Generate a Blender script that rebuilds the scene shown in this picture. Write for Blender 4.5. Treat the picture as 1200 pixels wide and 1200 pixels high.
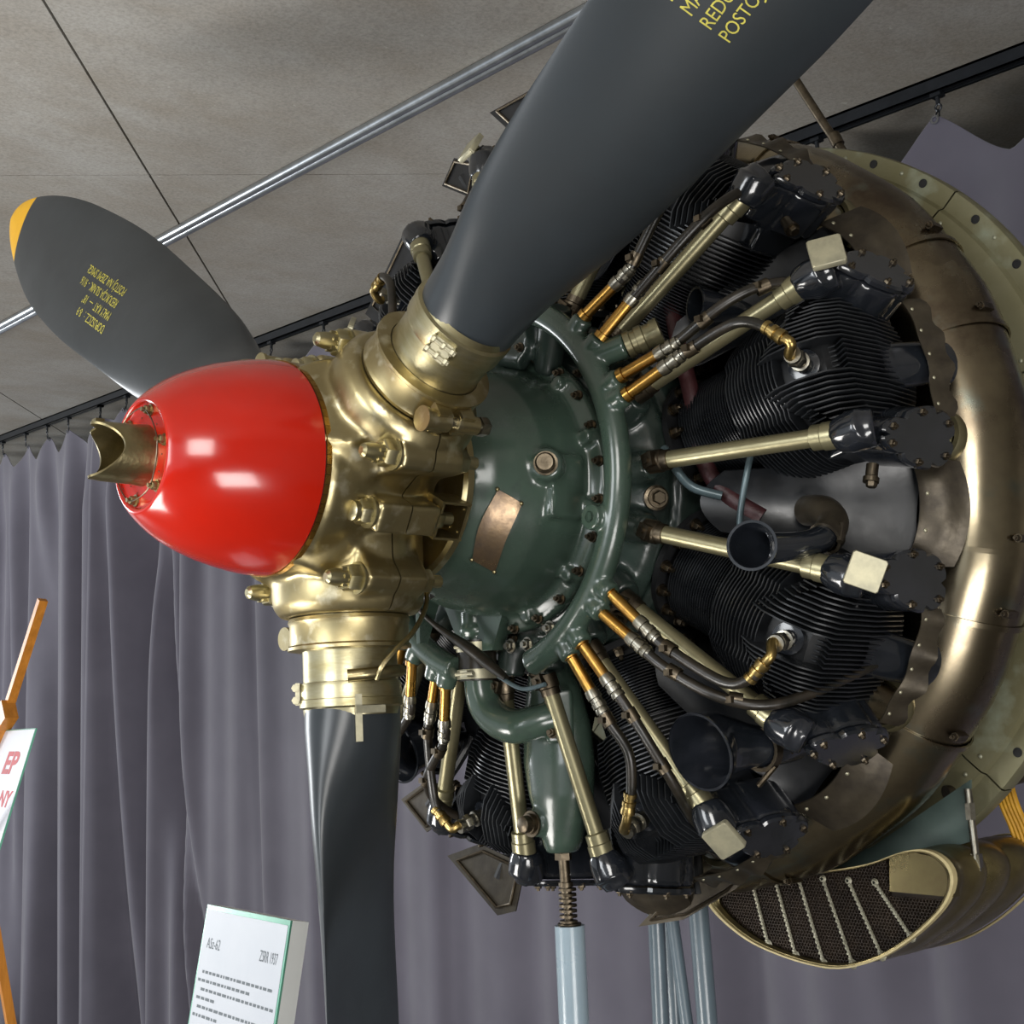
import bpy, bmesh, math, random
from math import sin, cos, radians, degrees, pi, atan2, hypot, sqrt
from mathutils import Vector, Matrix
random.seed(7)
V = Vector
scn = bpy.context.scene
for o in list(bpy.data.objects):
    bpy.data.objects.remove(o)
H = 2.32                                  # propeller axis above the floor

# ------------------------------------------------------------------ camera
def look(yaw, pitch, roll):
    y, p, r = radians(yaw), radians(pitch), radians(roll)
    d = V((cos(y)*cos(p), sin(y)*cos(p), sin(p)))
    R0 = V((sin(y), -cos(y), 0)); U0 = R0.cross(d)
    R = R0*cos(r)+U0*sin(r); U = -R0*sin(r)+U0*cos(r)
    return Matrix((R, U, -d)).transposed()
cam = bpy.data.cameras.new('camera'); cam.sensor_width = 36; cam.lens = 36*1600/1200
cam.clip_end = 100
co = bpy.data.objects.new('camera', cam); scn.collection.objects.link(co)
co.matrix_world = Matrix.Translation((-1.303, -1.880, -.419+H)) @ look(48.26, 8.68, -2.37).to_4x4()
scn.camera = co

# ------------------------------------------------------------------ light
w = bpy.data.worlds.new('room_ambient'); scn.world = w; w.use_nodes = True
w.node_tree.nodes['Background'].inputs[0].default_value = (.80, .86, .92, 1)
w.node_tree.nodes['Background'].inputs[1].default_value = .8
def area(name, loc, target, sx, sy, power, col=(1, 1, 1)):
    l = bpy.data.lights.new(name, 'AREA'); l.shape = 'RECTANGLE'; l.size = sx; l.size_y = sy
    l.energy = power; l.color = col
    o = bpy.data.objects.new(name, l); scn.collection.objects.link(o)
    o.location = loc; o.rotation_euler = (V(target)-V(loc)).to_track_quat('-Z', 'Y').to_euler()
    return o
area('window_light', (-4.6, -.4, 2.6), (.3, .3, 2.4), 1.6, 2.0, 95, (.95, .98, 1))
area('window_light', (-1.9, 9.4, 2.4), (1.9, 4.6, 1.9), 1.8, 2.2, 260, (.95, .98, 1))
area('lamp_light', (-3.2, -3.6, 2.9), (.5, 0, 2.3), 1.5, 1.5, 95, (1, .98, .94))
area('ceiling_fill', (-2.6, 1.6, .35), (-.6, 2.6, 3.8), 2.2, 1.2, 165, (1, .97, .92))  # added fill in place of floor bounce, brightens the ceiling; no real fitting
area('ceiling_fill', (-1.2, -3.4, .45), (1.9, .2, 3.8), 1.6, 1.0, 70, (1, .98, .95))  # second added fill, aimed up to lift the right-hand ceiling
scn.view_settings.view_transform = 'Standard'
scn.view_settings.look = 'None'
scn.view_settings.exposure = 0.0
scn.view_settings.gamma = 1.0
scn.view_settings.use_curve_mapping = False

# ------------------------------------------------------------------ materials
def srgb(h):
    if isinstance(h, str):
        h = [int(h[i:i+2], 16)/255 for i in (0, 2, 4)]
    return tuple(((c/12.92) if c <= .04045 else ((c+.055)/1.055)**2.4) for c in h)+(1,)
def mat(name, col, rough=.5, metal=0, col2=None, scale=6, detail=6, mix=(.35, .7), bump=0, bscale=60, rvar=0, coat=0, stretch=None, col3=None):
    m = bpy.data.materials.new(name); m.use_nodes = True
    N = m.node_tree.nodes; L = m.node_tree.links; b = N['Principled BSDF']
    b.inputs['Base Color'].default_value = srgb(col); b.inputs['Roughness'].default_value = rough
    b.inputs['Metallic'].default_value = metal
    if coat: b.inputs['Coat Weight'].default_value = coat; b.inputs['Coat Roughness'].default_value = .12
    tc = N.new('ShaderNodeTexCoord'); src = tc.outputs['Object']
    if stretch:
        mp = N.new('ShaderNodeMapping'); mp.inputs['Scale'].default_value = stretch
        L.new(src, mp.inputs[0]); src = mp.outputs[0]
    if col2 or rvar:
        n = N.new('ShaderNodeTexNoise'); n.inputs['Scale'].default_value = scale; n.inputs['Detail'].default_value = detail
        n.inputs['Roughness'].default_value = .62
        L.new(src, n.inputs['Vector'])
        r = N.new('ShaderNodeValToRGB'); r.color_ramp.elements[0].position = mix[0]; r.color_ramp.elements[1].position = mix[1]
        r.color_ramp.elements[0].color = srgb(col); r.color_ramp.elements[1].color = srgb(col2 or col)
        L.new(n.outputs['Fac'], r.inputs[0])
        out = r.outputs[0]
        if col3:
            n3 = N.new('ShaderNodeTexNoise'); n3.inputs['Scale'].default_value = scale*4.3; n3.inputs['Detail'].default_value = 8
            L.new(src, n3.inputs['Vector'])
            r3 = N.new('ShaderNodeValToRGB'); r3.color_ramp.elements[0].position = .56; r3.color_ramp.elements[1].position = .72
            L.new(n3.outputs['Fac'], r3.inputs[0])
            mx = N.new('ShaderNodeMix'); mx.data_type = 'RGBA'
            L.new(r3.outputs[0], mx.inputs[0]); L.new(out, mx.inputs[6]); mx.inputs[7].default_value = srgb(col3)
            out = mx.outputs[2]
        L.new(out, b.inputs['Base Color'])
        if rvar:
            mr = N.new('ShaderNodeMapRange'); mr.inputs[3].default_value = max(.03, rough-rvar); mr.inputs[4].default_value = rough+rvar
            mr.inputs[1].default_value = .3; mr.inputs[2].default_value = .7
            L.new(n.outputs['Fac'], mr.inputs[0]); L.new(mr.outputs[0], b.inputs['Roughness'])
    if bump:
        nb = N.new('ShaderNodeTexNoise'); nb.inputs['Scale'].default_value = bscale; nb.inputs['Detail'].default_value = 4
        L.new(src, nb.inputs['Vector'])
        bp = N.new('ShaderNodeBump'); bp.inputs['Strength'].default_value = bump; bp.inputs['Distance'].default_value = .004
        L.new(nb.outputs['Fac'], bp.inputs['Height']); L.new(bp.outputs[0], b.inputs['Normal'])
    return m
M = {}
M['brass'] = mat('bronze_barrel', 'b5a983', .36, 1, '978860', 7, 8, (.35, .7), .12, 30, .08, col3='d2caae')
M['brass_shank'] = mat('pale_bronze_shank', 'b9b191', .34, 1, '9c926c', 9, 8, (.4, .65), .05, 60, .07, stretch=(1, 1, 5))
M['old_brass'] = mat('dull_bronze', 'a09470', .38, 1, '756a48', 18, 8, (.4, .7), .2, 80, .1)
M['gold_brass'] = mat('gold_ferrule', 'b08743', .32, 1, '7d5f33', 30, 6, (.4, .75), .05, 90, .08)
M['steel'] = mat('grey_steel', '9a978c', .33, 1, '6d675a', 40, 6, (.4, .7), .05, 90, .08)
M['dark_steel'] = mat('oiled_steel', '6b6152', .4, 1, '3d362c', 40, 6, (.4, .7), .1, 90, .1)
M['red'] = mat('red_gloss_paint', 'b31a07', .2, 0, 'a11505', 5, 6, (.3, .75), .03, 25, .07, coat=.4)
M['blade'] = mat('blade_grey_black', '2a2f33', .34, 0, '212528', 3.5, 8, (.35, .7), .02, 60, .06)
M['yellow'] = mat('yellow_paint', 'd3a018', .45, 0, 'c2900f', 12)
M['stencil'] = mat('stencil_yellow', 'b9b04a', .6, 0, '98903c', 60)
M['green'] = mat('grey_green_enamel', '3a4a40', .26, 0, '2b3830', 6, 8, (.35, .68), .05, 40, .07, coat=.35, col3='35403a')
M['green_dark'] = mat('oily_green_enamel', '28332e', .3, 0, '1b2320', 9, 8, (.35, .68), .08, 60, .08, coat=.2)
M['black'] = mat('black_gloss_enamel', '15181c', .16, 0, '22242a', 12, 6, (.4, .75), .06, 60, .08, coat=.6)
M['black_matt'] = mat('black_matt', '0e0f11', .5, 0, '191a1c', 20)
M['fin'] = mat('black_fins', '1b1d20', .33, .25, '2b2d30', 14, 6, (.4, .75), 0, 60, .1)
M['rubber'] = mat('black_rubber', '16140f', .34, 0, '2a231b', 22, 6, (.4, .75), .08, 90, .08)
M['pushrod'] = mat('olive_grey_tube', '8f896c', .33, .75, '746d52', 10, 7, (.4, .7), .05, 80, .08, stretch=(1, 1, 1))
M['plate'] = mat('tarnished_nameplate', '8a755c', .34, .9, '5d5148', 22, 8, (.35, .65), .08, 90, .1)
M['cream_metal'] = mat('pale_cadmium', 'b3ad92', .4, .6, '8d8a78', 30, 8)
M['collector'] = mat('heat_stained_steel', '9a8f77', .26, 1, '5c5044', 3.4, 9, (.40, .64), .14, 7, .1, col3='7e8176')
M['baffle'] = mat('dirty_brown_sheet', '4d463a', .38, .6, '2f2922', 14, 8, (.4, .7), .2, 40, .1)
M['nac'] = mat('olive_primer_skin', '86836a', .42, .55, '6f6a4a', 2.6, 8, (.38, .66), .05, 40, .08, col3='9aa08c')
M['nac_edge'] = mat('pale_edge', '9a9b88', .45, .4, '7b7b64', 8)
M['cooler'] = mat('bronze_olive_shell', '877b57', .3, .85, '61573d', 6, 8, (.38, .68), .08, 40, .08)
M['cooler_core'] = mat('brown_core', '3a2f25', .55, .3, '241c16', 25)
M['cream'] = mat('cream_edge', 'b9ab7e', .5, 0, 'a0916a', 30)
M['solder'] = mat('grey_solder', 'a09d8c', .5, .5, '7d7a68', 60, 6, bump=.3, bscale=160)
M['leg'] = mat('blue_grey_paint', '8fa0ab', .3, 0, '7f909b', 7, 5, (.3, .8), .02, 40, .05, coat=.3)
M['leg_dark'] = mat('slate_blue_paint', '5d6b74', .34, 0, '505d66', 7, 5, (.3, .8), .02, 40, .05, coat=.3)
M['wire'] = mat('yellow_cable', 'cf9a22', .45, 0, 'b07f18', 50)
M['hose_red'] = mat('maroon_hose', '3f1c1f', .5, 0, '2a1214', 30, bump=.3, bscale=120)
M['pipe_blue'] = mat('blue_grey_pipe', '55656a', .3, .2, '414e52', 20)
M['rail'] = mat('dark_rail', '1d2024', .35, .3, '25282d', 20)
M['tube'] = mat('galvanised_conduit', 'b4b9bd', .28, .9, '94999d', 12)
M['wood'] = mat('orange_wood', 'b9782c', .42, 0, '99601e', 9, 6, (.35, .7), .04, 40, stretch=(6, 6, .7))
M['board'] = mat('white_sheet', 'bcbfc8', .3, 0, 'b4b7c0', 3)
M['glass_edge'] = mat('green_glass_edge', '5f9a84', .2, 0, '4c8570', 9)
M['paper'] = mat('paper', 'a3a7ae', .5, 0, '9ba0a8', 4)
M['white'] = mat('white_side', 'dedfdc', .5, 0, 'd2d3d0', 4)
M['redink'] = mat('red_lettering', 'a8222c', .6)
M['ink'] = mat('grey_lettering', '4c5358', .6)
M['floor'] = mat('grey_floor', '6b6862', .45, 0, '57544f', 3, 8)
M['brass_dull'] = mat('dull_union_brass', 'a28b58', .34, 1, '75643e', 30, 6, (.4, .75), .05, 90, .08)
M['hanger'] = mat('grey_green_sheet', '53625e', .35, .2, '44524e', 9)
M['satin'] = mat('black_satin_sheet', '121417', .36, 0, '1c1e22', 12, 6, (.4, .75), .1, 30, .1)
M['chrome'] = mat('bright_ring', 'b9bcc2', .25, 1)
M['rust'] = mat('reddish_seam', '5a2f18', .7)

def concrete():
    m = bpy.data.materials.new('cast_concrete'); m.use_nodes = True
    N = m.node_tree.nodes; L = m.node_tree.links; b = N['Principled BSDF']; b.inputs['Roughness'].default_value = .85
    tc = N.new('ShaderNodeTexCoord')
    def noise(s, d=8, st=None):
        src = tc.outputs['Object']
        if st:
            mp = N.new('ShaderNodeMapping'); mp.inputs['Scale'].default_value = st; mp.inputs['Rotation'].default_value = (0, 0, radians(-40)); L.new(src, mp.inputs[0]); src = mp.outputs[0]
        n = N.new('ShaderNodeTexNoise'); n.inputs['Scale'].default_value = s; n.inputs['Detail'].default_value = d; n.inputs['Roughness'].default_value = .65
        L.new(src, n.inputs['Vector']); return n.outputs['Fac']
    def ramp(f, p0, c0, p1, c1):
        r = N.new('ShaderNodeValToRGB'); r.color_ramp.elements[0].position = p0; r.color_ramp.elements[1].position = p1
        r.color_ramp.elements[0].color = c0; r.color_ramp.elements[1].color = c1; L.new(f, r.inputs[0]); return r.outputs[0]
    base = ramp(noise(1.1, 9), .32, srgb('8e887f'), .68, srgb('a9a7a2'))
    streak = ramp(noise(1.8, 9, (1, 2.0, 1)), .45, (0, 0, 0, 1), .72, (1, 1, 1, 1))
    mx = N.new('ShaderNodeMix'); mx.data_type = 'RGBA'; mx.inputs[7].default_value = srgb('8a7f6e')
    mul = N.new('ShaderNodeMath'); mul.operation = 'MULTIPLY'; mul.inputs[1].default_value = .5
    L.new(streak, mul.inputs[0]); L.new(mul.outputs[0], mx.inputs[0]); L.new(base, mx.inputs[6])
    spk = ramp(noise(26, 3), .68, (0, 0, 0, 1), .74, (1, 1, 1, 1))
    m2 = N.new('ShaderNodeMath'); m2.operation = 'MULTIPLY'; m2.inputs[1].default_value = .55; 
    big = ramp(noise(.9, 2), .5, (0, 0, 0, 1), .62, (1, 1, 1, 1))
    L.new(spk, m2.inputs[0]); m3 = N.new('ShaderNodeMath'); m3.operation = 'MULTIPLY'; L.new(m2.outputs[0], m3.inputs[0]); L.new(big, m3.inputs[1])
    mx2 = N.new('ShaderNodeMix'); mx2.data_type = 'RGBA'; mx2.inputs[7].default_value = srgb('c4c2ba')
    L.new(m3.outputs[0], mx2.inputs[0]); L.new(mx.outputs[2], mx2.inputs[6])
    fine = ramp(noise(90, 4), .3, srgb('b8b8b8'), .6, (1, 1, 1, 1))
    mm = N.new('ShaderNodeMix'); mm.data_type = 'RGBA'; mm.blend_type = 'MULTIPLY'; mm.inputs[0].default_value = .5
    L.new(mx2.outputs[2], mm.inputs[6]); L.new(fine, mm.inputs[7])
    L.new(mm.outputs[2], b.inputs['Base Color'])
    bp = N.new('ShaderNodeBump'); bp.inputs['Strength'].default_value = .25; bp.inputs['Distance'].default_value = .01
    L.new(noise(12, 9), bp.inputs['Height']); L.new(bp.outputs[0], b.inputs['Normal'])
    return m
M['concrete'] = concrete()
def fabric():
    m = mat('grey_violet_cloth', '56535f', .8, 0, '4d4a56', 3, 3, (.3, .7))
    b = m.node_tree.nodes['Principled BSDF']
    b.inputs['Sheen Weight'].default_value = .25; b.inputs['Sheen Roughness'].default_value = .5
    return m
M['cloth'] = fabric()

# ------------------------------------------------------------------ mesh helpers
COL = scn.collection
def basis(d, up=None):
    d = V(d).normalized()
    u = V(up) if up is not None else (V((0, 0, 1)) if abs(d.z) < .9 else V((1, 0, 0)))
    x = u.cross(d).normalized(); y = d.cross(x)
    return x, y, d
def pol(x, r, a):
    a = radians(a); return V((x, -r*cos(a), r*sin(a)))
class MB:
    def __init__(s): s.v = []; s.f = []
    def add(s, vs, fs):
        k = len(s.v); s.v += [tuple(p) for p in vs]; s.f += [tuple(i+k for i in f) for f in fs]; return s
    def box(s, c, size, R=None):
        c = V(c); h = [q/2 for q in size]; vs = []
        for z in (-1, 1):
            for y in (-1, 1):
                for x in (-1, 1):
                    p = V((x*h[0], y*h[1], z*h[2])); vs.append(c+(R @ p if R else p))
        return s.add(vs, [(0, 2, 3, 1), (4, 5, 7, 6), (0, 1, 5, 4), (2, 6, 7, 3), (0, 4, 6, 2), (1, 3, 7, 5)])
    def rings(s, rings, closed=True, cap0=True, cap1=True):
        n = len(rings[0]); vs = [p for r in rings for p in r]; fs = []
        for i in range(len(rings)-1):
            for j in range(n if closed else n-1):
                k = (j+1) % n
                fs.append((i*n+j, i*n+k, (i+1)*n+k, (i+1)*n+j))
        if closed and cap0: fs.append(tuple(range(n-1, -1, -1)))
        if closed and cap1: fs.append(tuple((len(rings)-1)*n+j for j in range(n)))
        return s.add(vs, fs)
    def lathe(s, prof, seg=48, o=(0, 0, 0), d=(1, 0, 0), caps=True, a0=0, a1=360):
        x, y, dd = basis(d); o = V(o); full = abs(a1-a0) >= 360; R = []
        m = seg if full else seg+1
        for (t, r) in prof:
            R.append([o+dd*t+x*(r*cos(radians(a0+(a1-a0)*j/seg)))+y*(r*sin(radians(a0+(a1-a0)*j/seg))) for j in range(m)])
        return s.rings(R, full, caps and prof[0][1] > 1e-5, caps and prof[-1][1] > 1e-5)
    def cyl(s, p0, p1, r0, r1=None, seg=16, caps=True):
        p0 = V(p0); p1 = V(p1); L = (p1-p0).length
        return s.lathe([(0, r0), (L, r0 if r1 is None else r1)], seg, p0, p1-p0, caps)
    def prof(s, p0, p1, pr, seg=20, caps=True):          # profile along a segment, t in metres
        return s.lathe(pr, seg, p0, V(p1)-V(p0), caps)
    def hexa(s, p, d, r, h, seg=6):
        return s.lathe([(0, r), (h*.8, r), (h, r*.85)], seg, p, d)
    def bolt(s, p, d, r, h):
        p = V(p); d = V(d).normalized()
        s.lathe([(0, r*1.35), (h*.18, r*1.35)], 12, p, d); s.hexa(p+d*h*.15, d, r, h*.6)
        s.lathe([(0, r*.5), (h*.4, r*.5)], 8, p+d*h*.7, d); return s
    def tube(s, pts, rad, seg=12, smooth=6, caps=True):
        pts = [V(p) for p in pts]; n = len(pts)
        if not isinstance(rad, (list, tuple)): rad = [rad]*n
        if smooth and n > 2:
            P = []; Rr = []
            for i in range(n-1):
                a = pts[max(i-1, 0)]; b = pts[i]; c = pts[i+1]; d = pts[min(i+2, n-1)]
                for k in range(smooth):
                    t = k/smooth
                    P.append(.5*((2*b)+(c-a)*t+(2*a-5*b+4*c-d)*t*t+(3*b-a-3*c+d)*t**3)); Rr.append(rad[i]*(1-t)+rad[i+1]*t)
            P.append(pts[-1]); Rr.append(rad[-1])
        else: P, Rr = pts, list(rad)
        rings = []; tprev = None; X = None
        for i, p in enumerate(P):
            t = (P[min(i+1, len(P)-1)]-P[max(i-1, 0)]).normalized()
            if X is None: X = basis(t)[0]
            else:
                X = (X - t*X.dot(t))
                X = X.normalized() if X.length > 1e-6 else basis(t)[0]
            Y = t.cross(X)
            rings.append([p+X*(Rr[i]*cos(2*pi*j/seg))+Y*(Rr[i]*sin(2*pi*j/seg)) for j in range(seg)])
        return s.rings(rings, True, caps, caps)
    def prism(s, outline, o, ex, ey, n, th, bev=0):
        """outline 2D loop in ex,ey at o, extruded along n by th with a chamfer"""
        o, ex, ey, n = V(o), V(ex), V(ey), V(n)
        cx = sum(p[0] for p in outline)/len(outline); cy = sum(p[1] for p in outline)/len(outline)
        def ring(k, z):
            out = []
            for p in outline:
                dx, dy = p[0]-cx, p[1]-cy; L = hypot(dx, dy) or 1
                f = max(0, (L-k)/L); out.append(o+ex*(cx+dx*f)+ey*(cy+dy*f)+n*z)
            return out
        rs = [ring(0, 0), ring(0, th-bev)]
        if bev: rs.append(ring(bev, th))
        return s.rings(rs, True)
    def sheet(s, grid, th):
        """grid of points -> a sheet with thickness"""
        nu = len(grid); nv = len(grid[0]); G = [[V(p) for p in r] for r in grid]; N = []
        for i in range(nu):
            row = []
            for j in range(nv):
                a = G[min(i+1, nu-1)][j]-G[max(i-1, 0)][j]; b = G[i][min(j+1, nv-1)]-G[i][max(j-1, 0)]
                c = a.cross(b); row.append(c.normalized() if c.length > 1e-12 else V((0, 0, 1)))
            N.append(row)
        vs = [G[i][j] for i in range(nu) for j in range(nv)]+[G[i][j]-N[i][j]*th for i in range(nu) for j in range(nv)]
        k = nu*nv; fs = []
        for i in range(nu-1):
            for j in range(nv-1):
                a = i*nv+j; fs.append((a, a+nv, a+nv+1, a+1)); fs.append((k+a, k+a+1, k+a+nv+1, k+a+nv))
        for j in range(nv-1):
            fs.append((j, j+1, k+j+1, k+j)); a = (nu-1)*nv+j; fs.append((a, k+a, k+a+1, a+1))
        for i in range(nu-1):
            a = i*nv; fs.append((a, k+a, k+a+nv, a+nv)); a = i*nv+nv-1; fs.append((a, a+nv, k+a+nv, k+a))
        return s.add(vs, fs)
    def mesh(s, name, ang=38):
        me = bpy.data.meshes.new(name); me.from_pydata(s.v, [], s.f); me.validate()
        me.shade_smooth(); me.set_sharp_from_angle(angle=radians(ang))
        return me
    def build(s, name, m, parent=None, local=False, ang=38):
        """points are in axis coordinates (0,0,0 = propeller hub); top-level things get their origin at their base"""
        if parent is None:
            lo = [min(p[i] for p in s.v) for i in range(3)]; hi = [max(p[i] for p in s.v) for i in range(3)]
            c = V(((lo[0]+hi[0])/2, (lo[1]+hi[1])/2, lo[2]))
        elif local: c = V((0, 0, 0))
        else: c = V(parent['base'])-V((0, 0, H))
        s2 = MB(); s2.v = [tuple(V(p)-c) for p in s.v]; s2.f = s.f
        me = s2.mesh(name, ang); me.materials.append(m)
        o = bpy.data.objects.new(name, me); COL.objects.link(o)
        if parent is None: o.location = c+V((0, 0, H)); o['base'] = tuple(o.location)
        else:
            o.parent = parent; o['base'] = tuple(parent['base'])
        return o
    def remesh(s, vox, it=4):
        me = s.mesh('tmp'); o = bpy.data.objects.new('tmp', me); COL.objects.link(o)
        r = o.modifiers.new('r', 'REMESH'); r.mode = 'VOXEL'; r.voxel_size = vox
        if it:
            q = o.modifiers.new('s', 'SMOOTH'); q.iterations = it; q.factor = .5
        dg = bpy.context.evaluated_depsgraph_get(); e = o.evaluated_get(dg); m2 = e.to_mesh()
        out = MB(); out.v = [tuple(v.co) for v in m2.vertices]; out.f = [tuple(p.vertices) for p in m2.polygons]
        e.to_mesh_clear(); bpy.data.objects.remove(o); bpy.data.meshes.remove(me); return out
    def cut(s, co_, no):                                   # keep the side the normal points away from
        me = s.mesh('tmp'); bm = bmesh.new(); bm.from_mesh(me)
        r = bmesh.ops.bisect_plane(bm, geom=bm.verts[:]+bm.edges[:]+bm.faces[:], plane_co=co_, plane_no=no, clear_outer=True)
        ed = [e for e in r['geom_cut'] if isinstance(e, bmesh.types.BMEdge)]
        bmesh.ops.triangle_fill(bm, edges=ed, use_beauty=True)
        out = MB(); bm.verts.ensure_lookup_table(); bm.verts.index_update()
        out.v = [tuple(v.co) for v in bm.verts]; out.f = [tuple(v.index for v in f.verts) for f in bm.faces]
        bm.free(); bpy.data.meshes.remove(me); return out
    def xf(s, Mx):
        s.v = [tuple(Mx @ V(p)) for p in s.v]; return s
def tag(o, label=None, cat=None, group=None, kind=None):
    if label: o['label'] = label
    if cat: o['category'] = cat
    if group: o['group'] = group
    if kind: o['kind'] = kind
    return o
def empty(name, loc, label, cat, group=None):
    o = bpy.data.objects.new(name, None); COL.objects.link(o); o.empty_display_size = .1
    o.location = V(loc)+V((0, 0, H)); o['base'] = tuple(o.location)
    return tag(o, label, cat, group)
def place_rot(o, parent, a):
    """part modelled radially along +Z on the axis, turned to engine angle a"""
    o.parent = parent; o.location = V((0, 0, H))-V(parent['base']); o.rotation_euler = (radians(90-a), 0, 0)
def copy_tree(o, parent):
    c = o.copy(); COL.objects.link(c); c.parent = parent
    for ch in list(kids[o.name]) if o.name in kids else []:
        copy_tree(ch, c)
    return c
kids = {}
_stud = {}
def studs(name, m, parent, plist, r, h, kind='bolt', local=False):
    key = (kind, round(r, 5), round(h, 5), m.name)
    if key not in _stud:
        b = MB()
        if kind == 'bolt': b.bolt((0, 0, 0), (0, 0, 1), r, h)
        elif kind == 'rivet': b.lathe([(0, r), (h*.6, r*.8), (h, r*.35)], 8, (0, 0, 0), (0, 0, 1))
        elif kind == 'hole': b.lathe([(0, r), (h, r), (h, r*.75), (h*.4, r*.72), (h*.4, 0)], 14, (0, 0, 0), (0, 0, 1))
        elif kind == 'hex': b.hexa((0, 0, 0), (0, 0, 1), r, h)
        elif kind == 'plug': b.lathe([(0, r), (h*.5, r), (h*.6, r*.77), (h, r*.77)], 20, (0, 0, 0), (0, 0, 1)); b.hexa((0, 0, h*.9), (0, 0, 1), r*.55, h*.6)
        me = b.mesh(name); me.materials.append(m); _stud[key] = me
    for p, d in plist:
        o = bpy.data.objects.new(name, _stud[key]); COL.objects.link(o); o.parent = parent
        off = V((0, 0, 0)) if local else V(parent['base'])-V((0, 0, H))
        o.location = V(p)-off; o.rotation_euler = V(d).to_track_quat('Z', 'Y').to_euler(); o['base'] = tuple(parent['base'])
        if local: reg(o)
def reg(o):
    kids.setdefault(o.parent.name, []).append(o); return o
def text_mb(txt, size, shear=0, bold=0):
    cu = bpy.data.curves.new('t', 'FONT'); cu.body = txt; cu.size = size; cu.resolution_u = 3; cu.shear = shear; cu.offset = bold
    o = bpy.data.objects.new('t', cu); COL.objects.link(o)
    dg = bpy.context.evaluated_depsgraph_get(); m2 = o.evaluated_get(dg).to_mesh()
    out = MB(); out.v = [tuple(v.co) for v in m2.vertices]; out.f = [tuple(p.vertices) for p in m2.polygons]
    o.evaluated_get(dg).to_mesh_clear(); bpy.data.objects.remove(o); bpy.data.curves.remove(cu)
    return out
def lerp(x, xs, ys):
    if x <= xs[0]: return ys[0]
    for i in range(len(xs)-1):
        if x <= xs[i+1]:
            t = (x-xs[i])/(xs[i+1]-xs[i]); return ys[i]*(1-t)+ys[i+1]*t
    return ys[-1]
def sm(x, xs, ys):                                          # Catmull-Rom interpolation
    if x <= xs[0]: return ys[0]
    for i in range(len(xs)-1):
        if x <= xs[i+1]:
            t = (x-xs[i])/(xs[i+1]-xs[i]); n = len(xs)
            m0 = (ys[i+1]-ys[max(i-1, 0)])/(xs[i+1]-xs[max(i-1, 0)])*(xs[i+1]-xs[i])
            m1 = (ys[min(i+2, n-1)]-ys[i])/(xs[min(i+2, n-1)]-xs[i])*(xs[i+1]-xs[i])
            return (2*t**3-3*t*t+1)*ys[i]+(t**3-2*t*t+t)*m0+(-2*t**3+3*t*t)*ys[i+1]+(t**3-t*t)*m1
    return ys[-1]

# ================================================================== ROOM
def ceil_z(y): return 1.46+.035*y
UX, UY = .633, .774; NX, NY = .774, -.633
fl = MB().box((1.5, 3, -H-.05), (16, 20, .1)).build('floor', M['floor']); tag(fl, kind='structure')
cb = MB()
cb.add([(-6, -7, ceil_z(-7)+.14), (4.4, -7, ceil_z(-7)+.14), (4.4, 12, ceil_z(12)+.14), (-6, 12, ceil_z(12)+.14),
        (-6, -7, ceil_z(-7)+.3), (4.4, -7, ceil_z(-7)+.3), (4.4, 12, ceil_z(12)+.3), (-6, 12, ceil_z(12)+.3)],
       [(0, 1, 2, 3), (7, 6, 5, 4), (0, 4, 5, 1), (1, 5, 6, 2), (2, 6, 7, 3), (3, 7, 4, 0)])
ceil = cb.build('ceiling', M['concrete']); tag(ceil, kind='structure')
g = .004
for n0, n1 in ((-7.6, -4.24), (-4.24, -2.547), (-2.547, -.854), (-.854, 2.53), (2.53, 5.9)):
    for u0, u1 in ((-5.5, 2.364), (2.364, 9.2)):
        if (n0 < -5 and u0 < 0) or (n0 > 2 and u1 > 5 and n1 > 5): pass
        q = []
        for zz in (0, .12):
            for (nn, uu) in ((n0+g, u0+g), (n1-g, u0+g), (n1-g, u1-g), (n0+g, u1-g)):
                x = nn*NX+uu*UX; y = nn*NY+uu*UY; q.append((x, y, ceil_z(y)+zz))
        MB().add(q, [(3, 2, 1, 0), (4, 5, 6, 7), (0, 1, 5, 4), (1, 2, 6, 5), (2, 3, 7, 6), (3, 0, 4, 7)]).build('ceiling_slab', M['concrete'], ceil)
wb = MB().box((3.55, 3, (1.9-H)/2), (.2, 20, 1.9+H)).build('wall_back', M['concrete']); tag(wb, kind='structure')

wr = MB().box((-1.5, -5.4, (1.42-H)/2), (10, .2, 1.42+H)).build('wall_right', M['concrete']); tag(wr, kind='structure')
# conduit on the ceiling and curtain rail
b = MB(); b.cyl((1.165, -2.5, ceil_z(-2.5)-.020), (1.165, 9.5, ceil_z(9.5)-.020), .017, seg=18)
b.cyl((1.20, -2.5, ceil_z(-2.5)-.018), (1.20, 9.5, ceil_z(9.5)-.018), .018, seg=18)
cond = b.build('ceiling_conduit', M['tube']); tag(cond, 'thin grey metal conduit pair running across the concrete ceiling', 'conduit')
b = MB(); y0, y1 = -2.6, 9.5; xr = 2.32
for (x0, x1, za, zb) in ((xr-.02, xr+.02, -.008, 0), (xr-.02, xr-.013, -.05, 0), (xr+.013, xr+.02, -.05, 0), (xr-.02, xr-.006, -.05, -.044), (xr+.006, xr+.02, -.05, -.044)):
    vs = [(x, y, ceil_z(y)+z) for y in (y0, y1) for x, z in ((x0, za), (x1, za), (x1, zb), (x0, zb))]
    b.add(vs, [(0, 1, 2, 3), (7, 6, 5, 4), (0, 4, 5, 1), (1, 5, 6, 2), (2, 6, 7, 3), (3, 7, 4, 0)])
rail = b.build('curtain_rail', M['rail']); tag(rail, 'black curtain track fixed under the concrete ceiling', 'curtain rail')

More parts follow.
